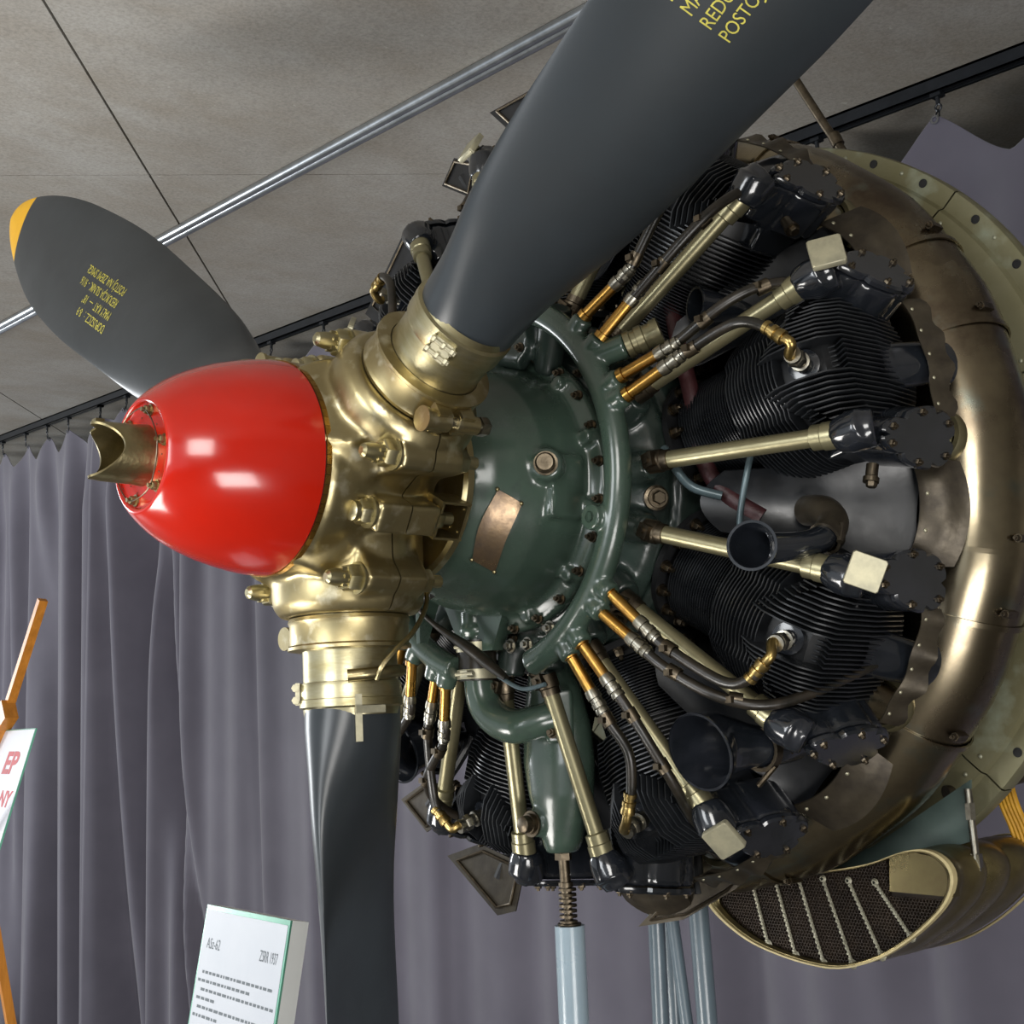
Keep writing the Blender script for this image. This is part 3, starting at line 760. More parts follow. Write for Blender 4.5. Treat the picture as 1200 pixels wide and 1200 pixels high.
# exhaust stub to the collector
b = MB(); b.tube([(.66, -.085, .62), (.72, -.10, .665), (.80, -.11, .675)], [.036, .034, .036], 20, 5)
reg(b.build('exhaust_stub', M['collector'], cyl, local=True))
b = MB(); b.lathe([(-.011, .035), (-.011, .044), (-.006, .046), (.006, .046), (.011, .044), (.011, .035)], 28, (.745, -.105, .671), (1, -.12, .1), False)
b.box((.74, -.155, .665), (.02, .018, .014)); b.cyl((.74, -.158, .645), (.74, -.158, .685), .005, seg=8)
reg(b.build('stub_clamp', M['pushrod'], cyl, local=True))
for k in range(1, 9):
    c = copy_tree(cyl, eng); place_rot(c, eng, PH[k]); c.scale = (1, 1, 1.05 if k in (7, 8) else 1)
    if k == 4:
        for ch in [q for q in bpy.data.objects if q.parent == c and q.name.startswith('square_pad')]: bpy.data.objects.remove(ch)

# ---- baffle between neighbouring cylinders, proto along +Z
grid = []
for i in range(9):
    t = i/8; row = []
    for j in range(13):
        u = -1+2*j/12; hw = .050+.045*t; z = .430+.255*t**.8-.050*(1-u*u)*(1-.8*t); row.append((.475+.205*t, u*hw, z))
    grid.append(row)
bf = MB().sheet(grid, .0025).build('cylinder_baffle', M['satin'], eng, local=True); place_rot(bf, eng, PH[0]-20)
grid = []
for i in range(6):
    t = i/5; row = []
    for j in range(13):
        u = -1+2*j/12; row.append((.650+.052*t, u*(.092-.006*t), .700+.062*t-.026*u*u-.005*(1-u*u)*sin(t*9)))
    grid.append(row)
b = MB().sheet(grid, .003)
reg(b.build('baffle_lip', M['baffle'], bf, local=True))
studs('lip_rivet', M['cream_metal'], bf, [(V(grid[1][j])+V((0, 0, .0005)), (-.4, 0, 1)) for j in (1, 4, 8, 11)], .004, .0025, 'rivet', local=True)
for k in range(1, 9):
    c = copy_tree(bf, eng); place_rot(c, eng, PH[k]-20); c.scale = (1, 1, {1: .99, 2: 1.03, 3: 1.06, 4: 1.0, 5: 1.1, 6: 1.13, 7: 1.1, 8: 1.1}[k])

# ---- sheet deflectors at the outer ends of the baffles
for x, pts, tilt in ((.62, [(.536, -.707), (.424, -.677), (.289, -.712), (.291, -.743), (.316, -.809), (.374, -.822)], .10), (.70, [(.044, -.828), (-.056, -.747), (-.155, -.707), (-.25, -.708), (-.207, -.741), (-.073, -.806)], .08),
                     (.66, [(.659, .795), (.562, .722), (.592, .65), (.78, .559), (.847, .614)], .05), (.60, [(.673, -.586), (.576, -.544), (.532, -.581), (.519, -.626), (.581, -.656)], .05),
                     (.60, [(.402, .86), (.319, .821), (.347, .746), (.449, .808)], .05), (.60, [(.272, .921), (.087, .922), (.063, .884), (.196, .841)], .05)):
    b = MB(); b.prism(pts, (x, 0, 0), (0, 1, 0), (0, 0, 1), (1, 0, 0), .0035, .0005); dp = b.build('deflector_plate', M['baffle'] if pts[0][1] < 0 else M['satin'], eng, ang=20)
    cx_ = sum(p[0] for p in pts)/len(pts); cy_ = sum(p[1] for p in pts)/len(pts)
    q = [V((x-.002, cx_+(p[0]-cx_)*.78, cy_+(p[1]-cy_)*.78)) for p in pts]
    MB().tube(q+[q[0]], .0035, 6, 0).build('raised_bead', M['dark_steel'], dp)
    r = hypot(cx_, cy_); MB().tube([(x+.004, cx_, cy_), (x+.02, cx_*.86, cy_*.86), (x+.02, cx_*.62/r, cy_*.62/r)], .010, 8, 3).build('plate_bracket', M['black_matt'], dp)
# ---- blast tubes (black trumpets)
def trumpet(pts, rads, name='blast_tube'):
    b = MB(); b.tube(pts, rads, 28, 5, caps=False)
    ri = [r-.002 for r in rads]; b.tube(pts, ri, 28, 5, caps=False)
    x, y, d = basis(V(pts[0])-V(pts[1])); b.lathe([(-.001, rads[0]+.0012), (.002, rads[0]+.0012), (.002, rads[0]-.003)], 36, pts[0], d, False)
    return b.build(name, M['black'], eng, ang=60)
trumpet([(.340, -.583, -.171), (.362, -.572, -.172), (.385, -.578, -.172), (.418, -.597, -.170), (.455, -.612, -.164), (.492, -.618, -.148)], [.038, .030, .025, .022, .022, .023])
t2 = MB(); t2.tube([(.488, -.618, -.150), (.515, -.610, -.128), (.53, -.585, -.105), (.555, -.535, -.095)], [.024, .025, .025, .026], 20, 5)
t2.lathe([(-.008, .023), (-.008, .028), (.008, .028), (.008, .023)], 20, (.484, -.618, -.153), V((1, 0, .6)), False)
t2.cyl((.478, -.645, -.165), (.495, -.640, -.135), .005, seg=8)
t2.build('elbow_tube', M['baffle'], eng)
for a, s in ((-50, 1), (-131, -1)):
    trumpet([pol(.400, .628, a), pol(.435, .622, a+s*.6), pol(.485, .640, a+s*2.0), pol(.52, .660, a+s*3.4), pol(.57, .66, a+s*4)], [.064, .056, .038, .030, .030])
    c = MB().lathe([(-.008, .030), (-.008, .036), (.008, .036), (.008, .030)], 24, pol(.50, .66, a+s*3), V((1, 0, 0)), False); c.cyl(pol(.50, .695, a+s*3), pol(.50, .695, a-s*1), .005, seg=8)
    c.build('hose_clamp', M['dark_steel'], eng)
trumpet([pol(.455, .490, 34), pol(.49, .50, 33), pol(.54, .51, 32), pol(.60, .50, 31)], [.031, .026, .020, .02])

# ---- ignition manifold
XM, RM = .312, .338
b = MB()
b.tube([pol(XM, RM, a) for a in range(-72, 254, 6)], .0235, 20, 2)
BOSS = [(43.4, 34.8), (21.3, 16.2), (-35.4, -41.2), (-51.5, -57.0), (-111.5, -117.5), (-128.5, -135.5), (174, 168), (135, 129), (92, 86)]
for pr in BOSS:
    for a in pr:
        b.lathe([(0, .021), (.045, .019), (.049, .0165)], 20, pol(XM, RM-.008, a), pol(0, 1, a))
b.cyl(pol(XM, RM, 33), pol(XM+.03, RM+.06, 30), .023, seg=20)
b.lathe([(0, .022), (.03, .022)], 20, pol(XM-.005, RM-.024, -17), V((-1, 0, 0)))
mf = b.remesh(.0036, 4).build('ignition_manifold', M['green'], eng, ang=60); tag(mf, 'glossy grey-green ring manifold for the ignition leads')
b = MB(); b.lathe([(.024, .016), (.028, .016), (.030, .010)], 20, pol(XM-.005, RM-.024, -17), (-1, 0, 0)); b.build('manifold_plug', M['green'], mf)
b = MB(); b.prof(pol(XM+.03, RM+.06, 30), pol(XM+.06, RM+.11, 29), [(0, .024), (.01, .024), (.012, .021), (.02, .021), (.021, .024), (.033, .024), (.035, .021), (.045, .021), (.05, .024), (.062, .024)], 20)
b.build('conduit_union', M['pushrod'], mf)

def lead(pts, rear, name='ignition_lead'):
    """first point is the boss end; brass ferrule, couplings, rubber hose, clips"""
    pts = [V(p) for p in pts]; d0 = (pts[1]-pts[0]).normalized(); p0 = pts[0]-d0*.01
    f1 = p0+d0*.078
    hose = MB(); hose.tube([f1]+[p for p in pts[1:] if (p-p0).length > .10], .0090, 12, 8)
    ob = hose.build(name, M['rubber'], eng, ang=60)
    b = MB(); b.prof(p0, f1, [(0, .0135), (.010, .0135), (.011, .0102), (.075, .0102)], 16); b.build('brass_ferrule', M['gold_brass'], ob)
    b = MB(); b.prof(f1, f1+d0, [(-.004, .0115), (.004, .0128), (.012, .0128), (.013, .0105), (.020, .0105), (.021, .0125), (.029, .0125), (.030, .0105), (.034, .0118), (.040, .0118), (.041, .0095), (.045, .0095)], 16)
    b.build('coupling', M['steel'], ob)
    return ob
def along(pts, t):
    pts = [V(p) for p in pts]; L = [(pts[i+1]-pts[i]).length for i in range(len(pts)-1)]; T = sum(L)*t
    for i, l in enumerate(L):
        if T <= l: return pts[i].lerp(pts[i+1], T/l), (pts[i+1]-pts[i]).normalized()
        T -= l
    return pts[-1], (pts[-1]-pts[-2]).normalized()
for k in range(9):
    phc = PH[k]; bA, bB = BOSS[k]
    if k in (4, 5): pair = (bB, bA)
    up = (k <= 1) or k >= 6
    # which boss feeds the front plug
    if k == 0: fr, re = 43.4, 34.8
    elif k == 1: fr, re = 16.2, 21.3
    elif k == 2: fr, re = -35.4, -41.2
    elif k == 3: fr, re = -57.0, -51.5
    elif k == 4: fr, re = -117.5, -111.5
    elif k == 5: fr, re = -128.5, -135.5
    else: fr, re = BOSS[k][1], BOSS[k][0]
    sg = 1 if fr > phc else -1
    d1 = fr-phc
    plug = pol(.385, .652, phc)
    el0 = pol(.372, .652, phc+sg*2.6)
    ptsF = [pol(.314, .388, fr), pol(.335, .49, fr+.1*d1+sg*1.2), pol(.352, .585, phc+d1*.9 if abs(d1) > 7 else phc+sg*7), pol(.364, .640, phc+sg*5.6), el0]
    if k == 1: ptsF = [pol(.314, .388, 16.2), pol(.34, .494, 18.3), pol(.36, .592, 18.4), pol(.368, .640, 15.2), pol(.374, .658, 12.9)]
    if k == 2: ptsF = [pol(.314, .376, -35.6), pol(.34, .494, -38.4), pol(.36, .615, -37.2), pol(.368, .655, -34.4), pol(.374, .662, -31.8)]
    if k == 3: ptsF = [pol(.314, .378, -57.2), pol(.34, .50, -58.8), pol(.36, .555, -59.6), pol(.372, .600, -63), pol(.378, .632, -66.2)]
    if k == 4: ptsF = [pol(.314, .360, -117.2), pol(.34, .495, -118), pol(.365, .600, -115), pol(.372, .640, -112.6), pol(.378, .650, -110.9)]
    ob = lead(ptsF, False)
    e = ptsF[-1]; tgt = V((.450, 0, .634))+V((-.82, 0, .30)).normalized()*.05
    R = Matrix.Rotation(radians(90-phc), 3, 'X'); tip = R @ tgt
    b = MB(); dv = (e-V(ptsF[-2])).normalized()
    b.prof(e-dv*.035, e+dv*.002, [(0, .0115), (.007, .0115), (.008, .0098), (.014, .0098), (.015, .012), (.022, .012), (.023, .0102), (.03, .0125), (.037, .0125)], 14)
    mid = e+dv*.018
    b.tube([e, mid, tip+V((-.012, 0, 0)), tip], [.0085, .0085, .0085, .0095], 12, 5)
    b.build('elbow_union', M['brass_dull'], ob)
    # rear lead round the head
    sr = 1 if re > phc else -1
    off = abs(re-phc)
    if k == 0: ptsR = [pol(.314, .388, 34.8), pol(.34, .468, 36.9), pol(.362, .586, 37.2), pol(.40, .66, 38.2), pol(.47, .69, 40), pol(.60, .69, 42)]
    elif k == 1: ptsR = [pol(.314, .388, 21.5), pol(.34, .484, 21.2), pol(.37, .585, 22.9), pol(.42, .641, 23.4), pol(.50, .680, 22.4), pol(.58, .692, 20), pol(.65, .685, 16)]
    elif k == 2: ptsR = [pol(.314, .376, -41.4), pol(.34, .521, -41.4), pol(.37, .613, -40.0), pol(.42, .668, -38), pol(.50, .69, -34.6), pol(.62, .700, -29.8)]
    elif k == 3: ptsR = [pol(.314, .379, -52), pol(.34, .507, -53.3), pol(.38, .617, -56.0), pol(.46, .685, -61), pol(.56, .69, -65)]
    else: ptsR = [pol(.314, .380, re), pol(.34, .49, re+sr*.5), pol(.37, .60, phc+sr*8.5), pol(.44, .665, phc+sr*7.5), pol(.56, .69, phc+sr*4)]
    ob2 = lead(ptsR, True)
    for pts, ob_, ts in ((ptsF, ob, (.42,)), (ptsR, ob2, (.30, .5))):
        for t in ts:
            p, d = along(pts, t); b = MB(); b.prof(p-d*.011, p+d*.011, [(0, .0095), (0, .0118), (.022, .0118), (.022, .0095)], 14, False)
            b.box(p+V((-.013, 0, 0)), (.010, .012, .010)); b.build('clip', M['dark_steel'], ob_)

# ---- oil sump, scavenge pipe and hoses at the bottom
b = MB()
R = []
for (z, cy, wy, wx, x) in ((-.30, .01, .03, .04, .46), (-.36, .0, .055, .045, .46), (-.43, -.004, .076, .050, .46), (-.50, -.006, .080, .052, .46), (-.56, -.008, .070, .05, .46), (-.61, -.008, .050, .042, .46), (-.648, -.006, .036, .035, .46), (-.662, -.004, .026, .03, .46)):
    R.append([(x+wx*cos(2*pi*j/32), cy+wy*sin(2*pi*j/32), z) for j in range(32)])
b.rings(R); b.lathe([(0, .026), (.012, .024)], 24, (.42, .018, -.607), (-1, 0, 0))
sp = b.remesh(.005, 4).build('oil_sump', M['green'], eng, ang=60)
b = MB(); b.lathe([(0, .024), (.004, .024), (.004, .019), (.012, .019), (.012, .016), (.024, .015), (.026, .012)], 20, (.408, .018, -.607), (-1, 0, 0)); b.build('drain_plug', M['dark_steel'], sp)
b = MB(); b.tube([(.345, .082, -.20), (.345, .084, -.26), (.35, .085, -.33), (.355, .078, -.385), (.36, .045, -.418), (.366, .0, -.430), (.385, -.035, -.422), (.41, -.055, -.415)], [.027, .027, .029, .031, .032, .032, .030, .030], 24, 5)
b.box((.42, -.055, -.415), (.05, .022, .095), Matrix.Rotation(radians(-40), 3, 'Z')); b.lathe([(0, .031), (.010, .031)], 24, (.345, .083, -.245), (0, 0, -1))
oilp = b.remesh(.004, 3).build('oil_pipe', M['green'], eng, ang=60)
studs('pipe_bolt', M['dark_steel'], oilp, [((.395, -.062, z), (-1, -.3, 0)) for z in (-.388, -.442)], .009, .014)
b = MB(); b.lathe([(0, .036), (.075, .036)], 28, (.347, .084, -.268), (0, 0, -1)); hs = b.build('hose_sleeve', M['rubber'], oilp)
for z in (-.272, -.322):
    b = MB(); b.lathe([(0, .0365), (0, .039), (.018, .039), (.018, .0365)], 28, (.347, .084, z), (0, 0, -1), False)
    b.box((.305, .065, z-.009), (.016, .02, .012)); b.cyl((.300, .04, z-.009), (.300, .09, z-.009), .004, seg=8); b.build('band_clamp', M['cream_metal'], hs)
MB().tube([pol(.20, .195, -98), (.25, .135, -.20), (.27, .115, -.235), (.29, .04, -.285), (.30, .0, -.315), (.30, -.05, -.345)], [.005, .005, .005, .011, .011, .006], 10, 5).build('drain_hose', M['rubber'], eng)
MB().tube([(.30, -.03, -.34), (.30, -.09, -.365), (.30, -.15, -.36)], .004, 8, 5).build('thin_pipe', M['pipe_blue'], eng)
studs('union_bolt', M['steel'], gx, [(pol(x, r, a), (-1, 0, 0)) for x, r, a in ((.35, .285, -66), (.35, .29, -79), (.355, .27, -103), (.35, .285, -88))], .010, .014)
MB().tube([pol(.51, .435, 46), pol(.49, .40, 33), pol(.49, .375, 18), pol(.49, .372, 2), pol(.50, .41, -7), pol(.53, .47, -12)], .0155, 14, 6).build('maroon_hose', M['hose_red'], eng)
MB().tube([pol(.50, .49, 6), pol(.475, .478, -3), pol(.475, .470, -15), pol(.50, .50, -19)], .0055, 10, 6).build('vent_pipe', M['pipe_blue'], eng)
MB().tube([pol(.44, .33, 6), pol(.43, .36, -1), pol(.45, .38, -6), pol(.48, .42, -8)], .008, 10, 6).build('oil_feed_pipe', M['pipe_blue'], eng)
# spring-loaded strut head under the sump
b = MB(); b.cyl((.46, -.006, -.655), (.463, -.007, -.745), .010, seg=14); b.lathe([(0, .016), (.012, .016)], 6, (.46, -.006, -.663), (0, 0, -1)); b.lathe([(0, .0135), (.008, .0135)], 14, (.462, -.007, -.715), (0, 0, -1))
b.build('strut_rod', M['dark_steel'], eng)

# ================================================================== COLLECTOR RING
col = empty('exhaust_collector', (.84, 0, -.79), 'heat-stained steel exhaust collector ring curving behind the cylinders', 'exhaust ring')
XC, RC, rc = .855, .668, .107
def torus_seg(a0, a1, r):
    R = []; n = max(4, int(abs(a1-a0)/3))
    for i in range(n+1):
        a = a0+(a1-a0)*i/n; c = pol(XC, RC, a); e = pol(0, 1, a)
        R.append([c+V((-cos(2*pi*j/36)*r*1.06, 0, 0))+e*(sin(2*pi*j/36)*r*(1+.02*sin(a*.35))) for j in range(36)])
    return MB().rings(R, True, False, False)
cuts = [-102, -74, -40, -23, -13.5, 17, 31, 63, 96, 136, 176, 216, 258]
for i in range(len(cuts)-1):
    m = torus_seg(cuts[i]-.3, cuts[i+1]+.3, rc+(.0018 if i % 2 else 0))
    sgm = m.build('ring_section', M['collector'], col, ang=60)
    b = MB(); a = cuts[i]; c = pol(XC, RC, a); e = pol(0, 1, a); R = []
    for (da, dr) in ((-.35, .0), (-.35, .0035), (.35, .0035), (.35, 0)):
        c = pol(XC, RC, a+da); e = pol(0, 1, a+da)
        R.append([c+V((-cos(2*pi*j/36)*(rc+.001+dr)*1.06, 0, 0))+e*(sin(2*pi*j/36)*(rc+.001+dr)) for j in range(36)])
    b.rings(R, True, False, False); b.build('weld_band', M['collector'], sgm)
    e = pol(0, 1, a+2); b = MB(); q = pol(XC-.02, RC, a+2)+e*(rc*1.0)
    b.box(q, (.03, .012, .012), Matrix.Rotation(radians(90-a), 3, 'X')); b.bolt(q+V((-.016, 0, 0)), (-1, 0, 0), .0055, .014); b.build('ring_lug', M['dark_steel'], sgm)

# ================================================================== COWL MOUNT RING
nac = empty('cowl_ring', (1.06, 0, -.83), 'olive riveted sheet-metal cowl ring and firewall blackened for interior shade behind the exhaust collector', 'cowl ring')
XN = 1.06
for i in range(12):
    a0 = -90+30*i+14; a1 = a0+30; b = MB(); R = []
    for (x, r) in ((XN-.035, .60), (XN-.035, .73), (XN-.028, .762), (XN-.018, .768), (XN-.016, .806), (XN-.010, .809), (XN+.02, .809), (XN+.02, .80), (XN+.0, .80), (XN+.0, .60)):
        R.append([pol(x, r, a0+.12+(a1-a0-.24)*j/16) for j in range(17)])
    b.rings(R, False); b.v = b.v
    pn = b.build('skin_panel', M['nac'], nac)
    studs('rivet', M['nac_edge'], pn, [(pol(XN-.034, r, a0+30*t), (-1, 0, 0)) for t in (.06, .94) for r in (.745, .715)]+[(pol(XN-.017, .789, a0+30*t), (-1, 0, 0)) for t in (.32, .68)], .0045, .003, 'rivet')
    studs('fastener_hole', M['black_matt'], pn, [(pol(XN-.0172, .789, a0+30*t), (-1, 0, 0)) for t in (.18, .5, .82)], .009, .0012, 'hole')
MB().lathe([(XN+.02, 0), (XN+.02, .79), (XN+.04, .79), (XN+.04, 0)], 64).build('firewall', M['black_matt'], nac)  # black colour stands in for the shaded interior showing through the gaps
MB().lathe([(.98, .0), (.99, .43), (XN+.02, .55), (XN+.02, 0)], 48).build('inner_diaphragm', M['black_matt'], nac)

# ================================================================== OIL COOLER
OUT = [(.03, -.795), (.01, -.825), (-.05, -.862), (-.113, -.884), (-.20, -.900), (-.281, -.902), (-.36, -.88), (-.424, -.846), (-.48, -.805), (-.52, -.765), (-.537, -.725), (-.525, -.695), (-.49, -.678), (-.44, -.682), (-.36, -.708), (-.249, -.728), (-.16, -.738), (-.083, -.745), (-.01, -.765)]
def closed(pts, n):
    out = []; m = len(pts)
    for i in range(n):
        f = i*m/n; k = int(f); t = f-k
        a, b_, c, d = [V((*pts[(k+q) % m], 0)) for q in (-1, 0, 1, 2)]
        p = .5*((2*b_)+(c-a)*t+(2*a-5*b_+4*c-d)*t*t+(3*b_-a-3*c+d)*t**3); out.append((p.x, p.y))
    return out
OC = closed(OUT, 76); ocx = sum(p[0] for p in OC)/76; ocy = sum(p[1] for p in OC)/76
def oring(x, k, dz=0, dy=0):
    x = x if x < .95 else .95+(x-.95)*.75
    return [(x, ocx+(p[0]-ocx)*k+dy, ocy+(p[1]-ocy)*(k if k > .98 else k-.0)+dz) for p in OC]
cool = empty('oil_cooler', (1.1, -.25, -.91), 'oval olive-bronze oil cooler with honeycomb face, hanging below the cowl ring', 'oil cooler')
R = [oring(.905, .93), oring(.897, .955), oring(.897, .985), oring(.905, 1.0), oring(.93, .985), oring(.95, .97), oring(.97, 1.0), oring(1.0, 1.02), oring(1.03, 1.0), oring(1.045, .975), oring(1.06, 1.0), oring(1.10, 1.02), oring(1.14, 1.0), oring(1.155, .975), oring(1.17, 1.0), oring(1.22, 1.02), oring(1.27, .99), oring(1.30, .96)]
MB().rings(R, True, False, True).build('cooler_shell', M['cooler'], cool, ang=50)
b = MB(); b.rings([oring(.900, .975), oring(.893, .98), oring(.893, 1.005), oring(.905, 1.008)], True, False, False); b.build('front_edging', M['cream'], cool)
b = MB(); b.rings([oring(1.285, 1.0), oring(1.28, 1.015), oring(1.29, 1.03), oring(1.30, 1.02), oring(1.31, .97)], True, False, False); b.build('rear_edging', M['cream'], cool)
MB().rings([oring(.925, .955), oring(.93, .955)], True).build('core_back', M['cooler_core'], cool)
# honeycomb: short hexagonal tubes clipped to the oval
def inside(y, z, k=.93):
    yy = (y-ocx)/k+ocx; zz = (z-ocy)/k+ocy; c = False; n = len(OC); j = n-1
    for i in range(n):
        (x1, y1), (x2, y2) = OC[i], OC[j]
        if (y1 > zz) != (y2 > zz) and yy < (x2-x1)*(zz-y1)/(y2-y1)+x1: c = not c
        j = i
    return c
b = MB(); st_ = .0068; row = 0; z = -.91
while z < -.67:
    y = -.545+(st_/2 if row % 2 else 0)
    while y < .04:
        if inside(y, z) and not (y < -.392 and z > -.765):
            vs = []
            for x, r in ((.925, st_*.46), (.912, st_*.46), (.912, st_*.60)):
                vs += [(x, y+r*cos(pi/6+k*pi/3), z+r*sin(pi/6+k*pi/3)) for k in range(6)]
            b.add(vs, [(k, (k+1) % 6, 6+(k+1) % 6, 6+k) for k in range(6)]+[(6+k, 6+(k+1) % 6, 12+(k+1) % 6, 12+k) for k in range(6)])
        y += st_
    z += st_*.866; row += 1
tag(b.build('honeycomb_core', M['cooler_core'], cool, ang=10), kind='stuff')
for i in range(6):
    ty = -.075-.058*i; by = ty-.012-.012*i*.6-.02
    zt = -.742; 
    while not inside(ty, zt, .97) and zt > -.95: zt -= .003
    zb = zt-.02
    while inside(by, zb, .955) and zb > -.95: zb -= .003
    b = MB(); n = 16
    p0, p1 = V((.909, ty, zt)), V((.909, by, zb))
    b.tube([p0, p1], .0028, 6, 0)
    for k in range(n+1):
        p = p0.lerp(p1, k/n); b.lathe([(0, .0045), (.004, .003)], 6, p, (-1, 0, 0))
    b.lathe([(0, .008), (.004, .005)], 8, p0, (-1, 0, 0)); b.lathe([(0, .010), (.005, .006)], 8, p1, (-1, 0, 0)); b.build('solder_seam', M['solder'], cool)
b = MB(); b.prism([(-.405, -.695), (-.40, -.755), (-.53, -.757), (-.532, -.72), (-.50, -.690), (-.45, -.682)], (.902, 0, 0), (0, 1, 0), (0, 0, 1), (1, 0, 0), .02, .0)
b.build('blanking_plate', M['cooler'], cool)
# hanger plate and turnbuckle
b = MB(); b.prism([(-.02, -.755), (-.30, -.725), (-.42, -.70), (-.515, -.67), (-.525, -.56), (-.30, -.69), (-.10, -.74)], (1.0, 0, 0), (0, 1, 0), (0, 0, 1), (1, 0, 0), .006, .001)
hp = b.build('hanger_plate', M['hanger'], cool)
b = MB(); b.cyl((.985, -.527, -.575), (.985, -.531, -.70), .007, seg=12); b.lathe([(0, .010), (.03, .010)], 6, (.985, -.528, -.60), (0, 0, -1)); b.box((.985, -.532, -.705), (.012, .018, .03))
b.build('turnbuckle', M['steel'], cool)
b = MB(); b.tube([(1.02, -.46, -.585), (1.12, -.50, -.575), (1.25, -.56, -.55)], .013, 12, 4); b.lathe([(0, .018), (.03, .018)], 14, (1.11, -.497, -.577), (1, -.4, .2)); b.box((1.21, -.54, -.555), (.05, .03, .035))
b.build('mount_tube', M['baffle'], nac)

# yellow cable bundle
b0 = empty('cable_bundle', (1.22, -.49, -.72), 'bundle of yellow cables hanging by the mount tube at right', 'cable')
for k in range(5):
    o = .008*k; b = MB()
    b.tube([(1.20, -.455-o, -.545+.002*k), (1.195, -.47-o, -.61), (1.20, -.485-o, -.66), (1.20, -.497-o, -.705+.004*(k % 2))], .0055, 8, 5); b.build('cable', M['wire'], b0)

# hanging rod (upper right)
b = MB(); b.tube([(1.16, .02, 1.40), (1.18, -.13, 1.02), (1.20, -.25, .775)], .010, 12, 2); rod = b.build('mount_strut', M['dark_steel'], None)
tag(rod, 'thin oiled steel strut rising behind the top cylinder to the ceiling', 'strut')
b = MB(); b.lathe([(0, .014), (.03, .014)], 12, (1.195, -.215, .85), (.05, -.35, -.9)); b.build('strut_collar', M['dark_steel'], rod)

# ================================================================== STANDS
b = MB(); b.lathe([(0, .027), (-.9, .027), (-H+.79, .027)], 28, (.467, -.007, -.79), (0, 0, 1))
b = MB(); b.cyl((.467, -.007, -.792), (.467, -.007, -H+.012), .0275, seg=28)
fs = b.build('support_post', M['leg']); tag(fs, 'pale blue-grey round post under the engine sump, standing alone in front', 'post')
b = MB(); b.box((.467, -.007, -H+.006), (.18, .18, .012)); b.build('foot_plate', M['leg'], fs)
b = MB(); b.cyl((.463, -.007, -.742), (.467, -.007, -.80), .008, seg=12)
for k in range(7): b.lathe([(-.0022, .008), (-.0022, .0165), (.0022, .0165), (.0022, .008)], 16, (.465, -.0072, -.728-.0095*k), (0, 0, 1), False)
b.lathe([(-.006, .02), (.004, .022)], 18, (.467, -.007, -.792), (0, 0, 1)); b.build('jack_screw', M['dark_steel'], fs)
tr = empty('engine_trestle', (.95, .1, -H), 'slate blue-grey trestle of round legs below the rear of the engine', 'stand')
for p0, p1, r in (((.9, .181, -.72), (.9, .20, -H), .018), ((.9, .150, -.72), (.9, -.02, -H+.1), .0135), ((.9, .065, -.72), (.9, .02, -H), .021), ((1.2, .42, -.80), (1.2, .42, -H), .02)):
    b = MB(); b.cyl(p0, p1, r, seg=20); b.build('leg', M['leg_dark'], tr)
b = MB(); b.box((.9, .13, -.74), (.05, .26, .05)); b.box((1.05, .13, -.76), (.34, .05, .05)); b.box((1.05, .40, -.74), (.35, .05, .05)); b.box((.9, .1, -H+.03), (.06, .5, .06)); b.build('cross_beam', M['leg_dark'], tr)

# ================================================================== CARD AND EASEL
def frame(yaw, tilt):
    y, t = radians(yaw), radians(tilt); R = V((cos(y), sin(y), 0)); B = V((-sin(y), cos(y), 0))
    D = V((0, 0, -1))*cos(t)-B*sin(t); return R, -D, R.cross(-D)
def panel(TL, R, U, N, w_, h_, th, name, m, parent):
    b = MB(); b.add([TL, TL+R*w_, TL+R*w_-U*h_, TL-U*h_, TL-N*th, TL+R*w_-N*th, TL+R*w_-U*h_-N*th, TL-U*h_-N*th],
                    [(3, 2, 1, 0), (4, 5, 6, 7), (0, 1, 5, 4), (1, 2, 6, 5), (2, 3, 7, 6), (3, 0, 4, 7)])
    return b.build(name, m, parent)
def flat_text(txt, size, org, R, U, N, name, m, parent, shear=0, bold=0, sx=1):
    t = text_mb(txt, size, shear, bold); t.v = [tuple(org+R*(p[0]*sx)+U*p[1]+N*.0012) for p in t.v]
    return t.build(name, m, parent)
R, U, N = frame(-94.85, 10.9); TL = V((.179, .803, -.778))
card = empty('information_stand', (.27, .62, -H), 'white printed card under glass on a stand beside the lower blade', 'sign')
panel(TL, R, U, N, .378, .534, .004, 'glass_sheet', M['glass_edge'], card)
panel(TL+R*.006-U*.010+N*.0008, R, U, N, .366, .518, .0008, 'paper_sheet', M['paper'], card)
panel(TL+R*.0-N*.0045, R, U, N, .378, .534, .035, 'backing_box', M['white'], card)
flat_text('ASz-62', .030, TL+R*.03-U*.085, R, U, N, 'heading', M['ink'], card, sx=.75)
flat_text('ZSRR 1937', .030, TL+R*.275-U*.085, R, U, N, 'heading', M['ink'], card, sx=.55)
b = MB(); random.seed(3)
rows = [(.135, .03, .345), (.152, .015, .25), (.169, .035, .35), (.186, .02, .10), (.203, .03, .35), (.220, .015, .12), (.252, .03, .2), (.31, .02, .07), (.326, .02, .085), (.342, .02, .09), (.358, .02, .19), (.374, .02, .085), (.390, .02, .10)]
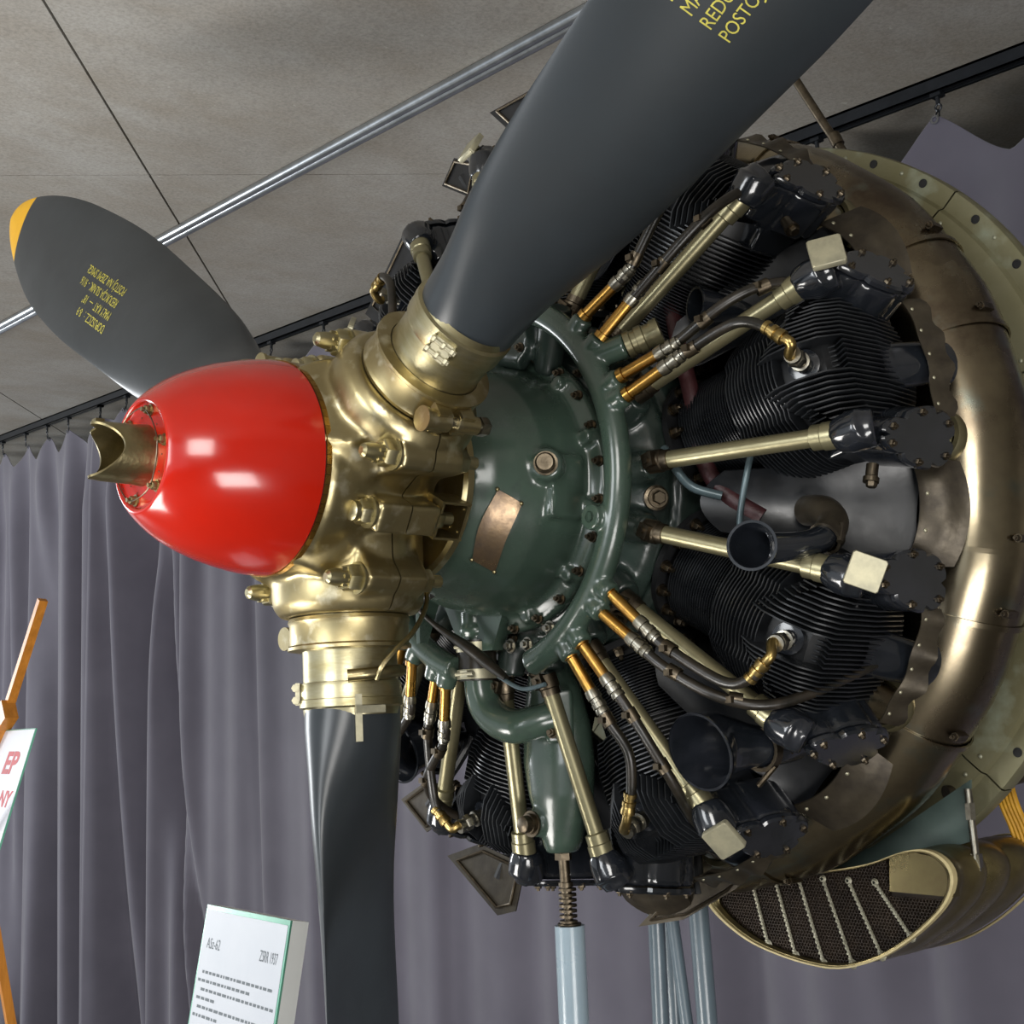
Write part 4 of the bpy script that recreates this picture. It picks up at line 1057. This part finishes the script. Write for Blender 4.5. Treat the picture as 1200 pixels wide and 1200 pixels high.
for (v_, u0, u1) in rows:
    u = u0
    while u < u1:
        l = random.uniform(.006, .02); p = TL+R*u-U*v_+N*.0012; b.add([p, p+R*l, p+R*l+U*.0055, p+U*.0055], [(0, 1, 2, 3)]); u += l+.005
tag(b.build('small_print', M['ink'], card), kind='stuff')
b = MB(); b.cyl((.32, .62, -H+.01), (.32, .62, -1.15), .02, seg=16); b.cyl((.32, .62, -H), (.32, .62, -H+.012), .16, seg=32); b.build('stand_pole', M['leg'], card)

R, U, N = frame(-98.67, 16.4); TR = V((.572, 2.675, -.378))
ez = empty('easel', (.62, 2.9, -H), 'orange wooden easel at the left edge, in front of the folded curtain', 'easel')
top = V((.585, 2.50+.12, .035)); 
def stick(p0, p1, w_, m=M['wood'], nm='leg'):
    p0, p1 = V(p0), V(p1); d = p1-p0; x, y, dd = basis(d, (1, 0, 0)); Rm = Matrix((x, y, dd)).transposed()
    return MB().box((p0+p1)/2, (w_[0], w_[1], d.length), Rm).build(nm, m, ez)
stick((.661, 2.842, .073), (.48, 4.13, -2.10), (.022, .032), nm='mast')
stick((.43, 2.87, -.57), (.766, 2.886, -H), (.022, .030))
stick((.40, 3.05, -.62), (.25, 3.95, -H), (.022, .030))
stick((.42, 2.80, -.99), (.33, 3.62, -1.02), (.05, .02), nm='shelf')
MB().box((.622, 3.065, -.325), (.05, .085, .075), Matrix.Rotation(radians(-30), 3, 'X')).build('top_clamp', M['wood'], ez)
bd = empty('sign_board', (TR.x-.05, TR.y+.35, TR.z-.52), 'white board with red lettering, glass edged, resting on the easel', 'sign')
TL = TR-R*.78
panel(TL, R, U, N, .78, .56, .006, 'board_sheet', M['glass_edge'], bd)
panel(TL+R*.004-U*.004+N*.0006, R, U, N, .772, .55, .0006, 'printed_face', M['board'], bd)
flat_text('EP', .105, TR-R*.295-U*.155, R, U, N, 'red_lettering', M['redink'], bd, .12, .004, 1.75)
flat_text('NY', .074, TR-R*.205-U*.268, R, U, N, 'red_lettering', M['redink'], bd, .12, .003, 1.5)
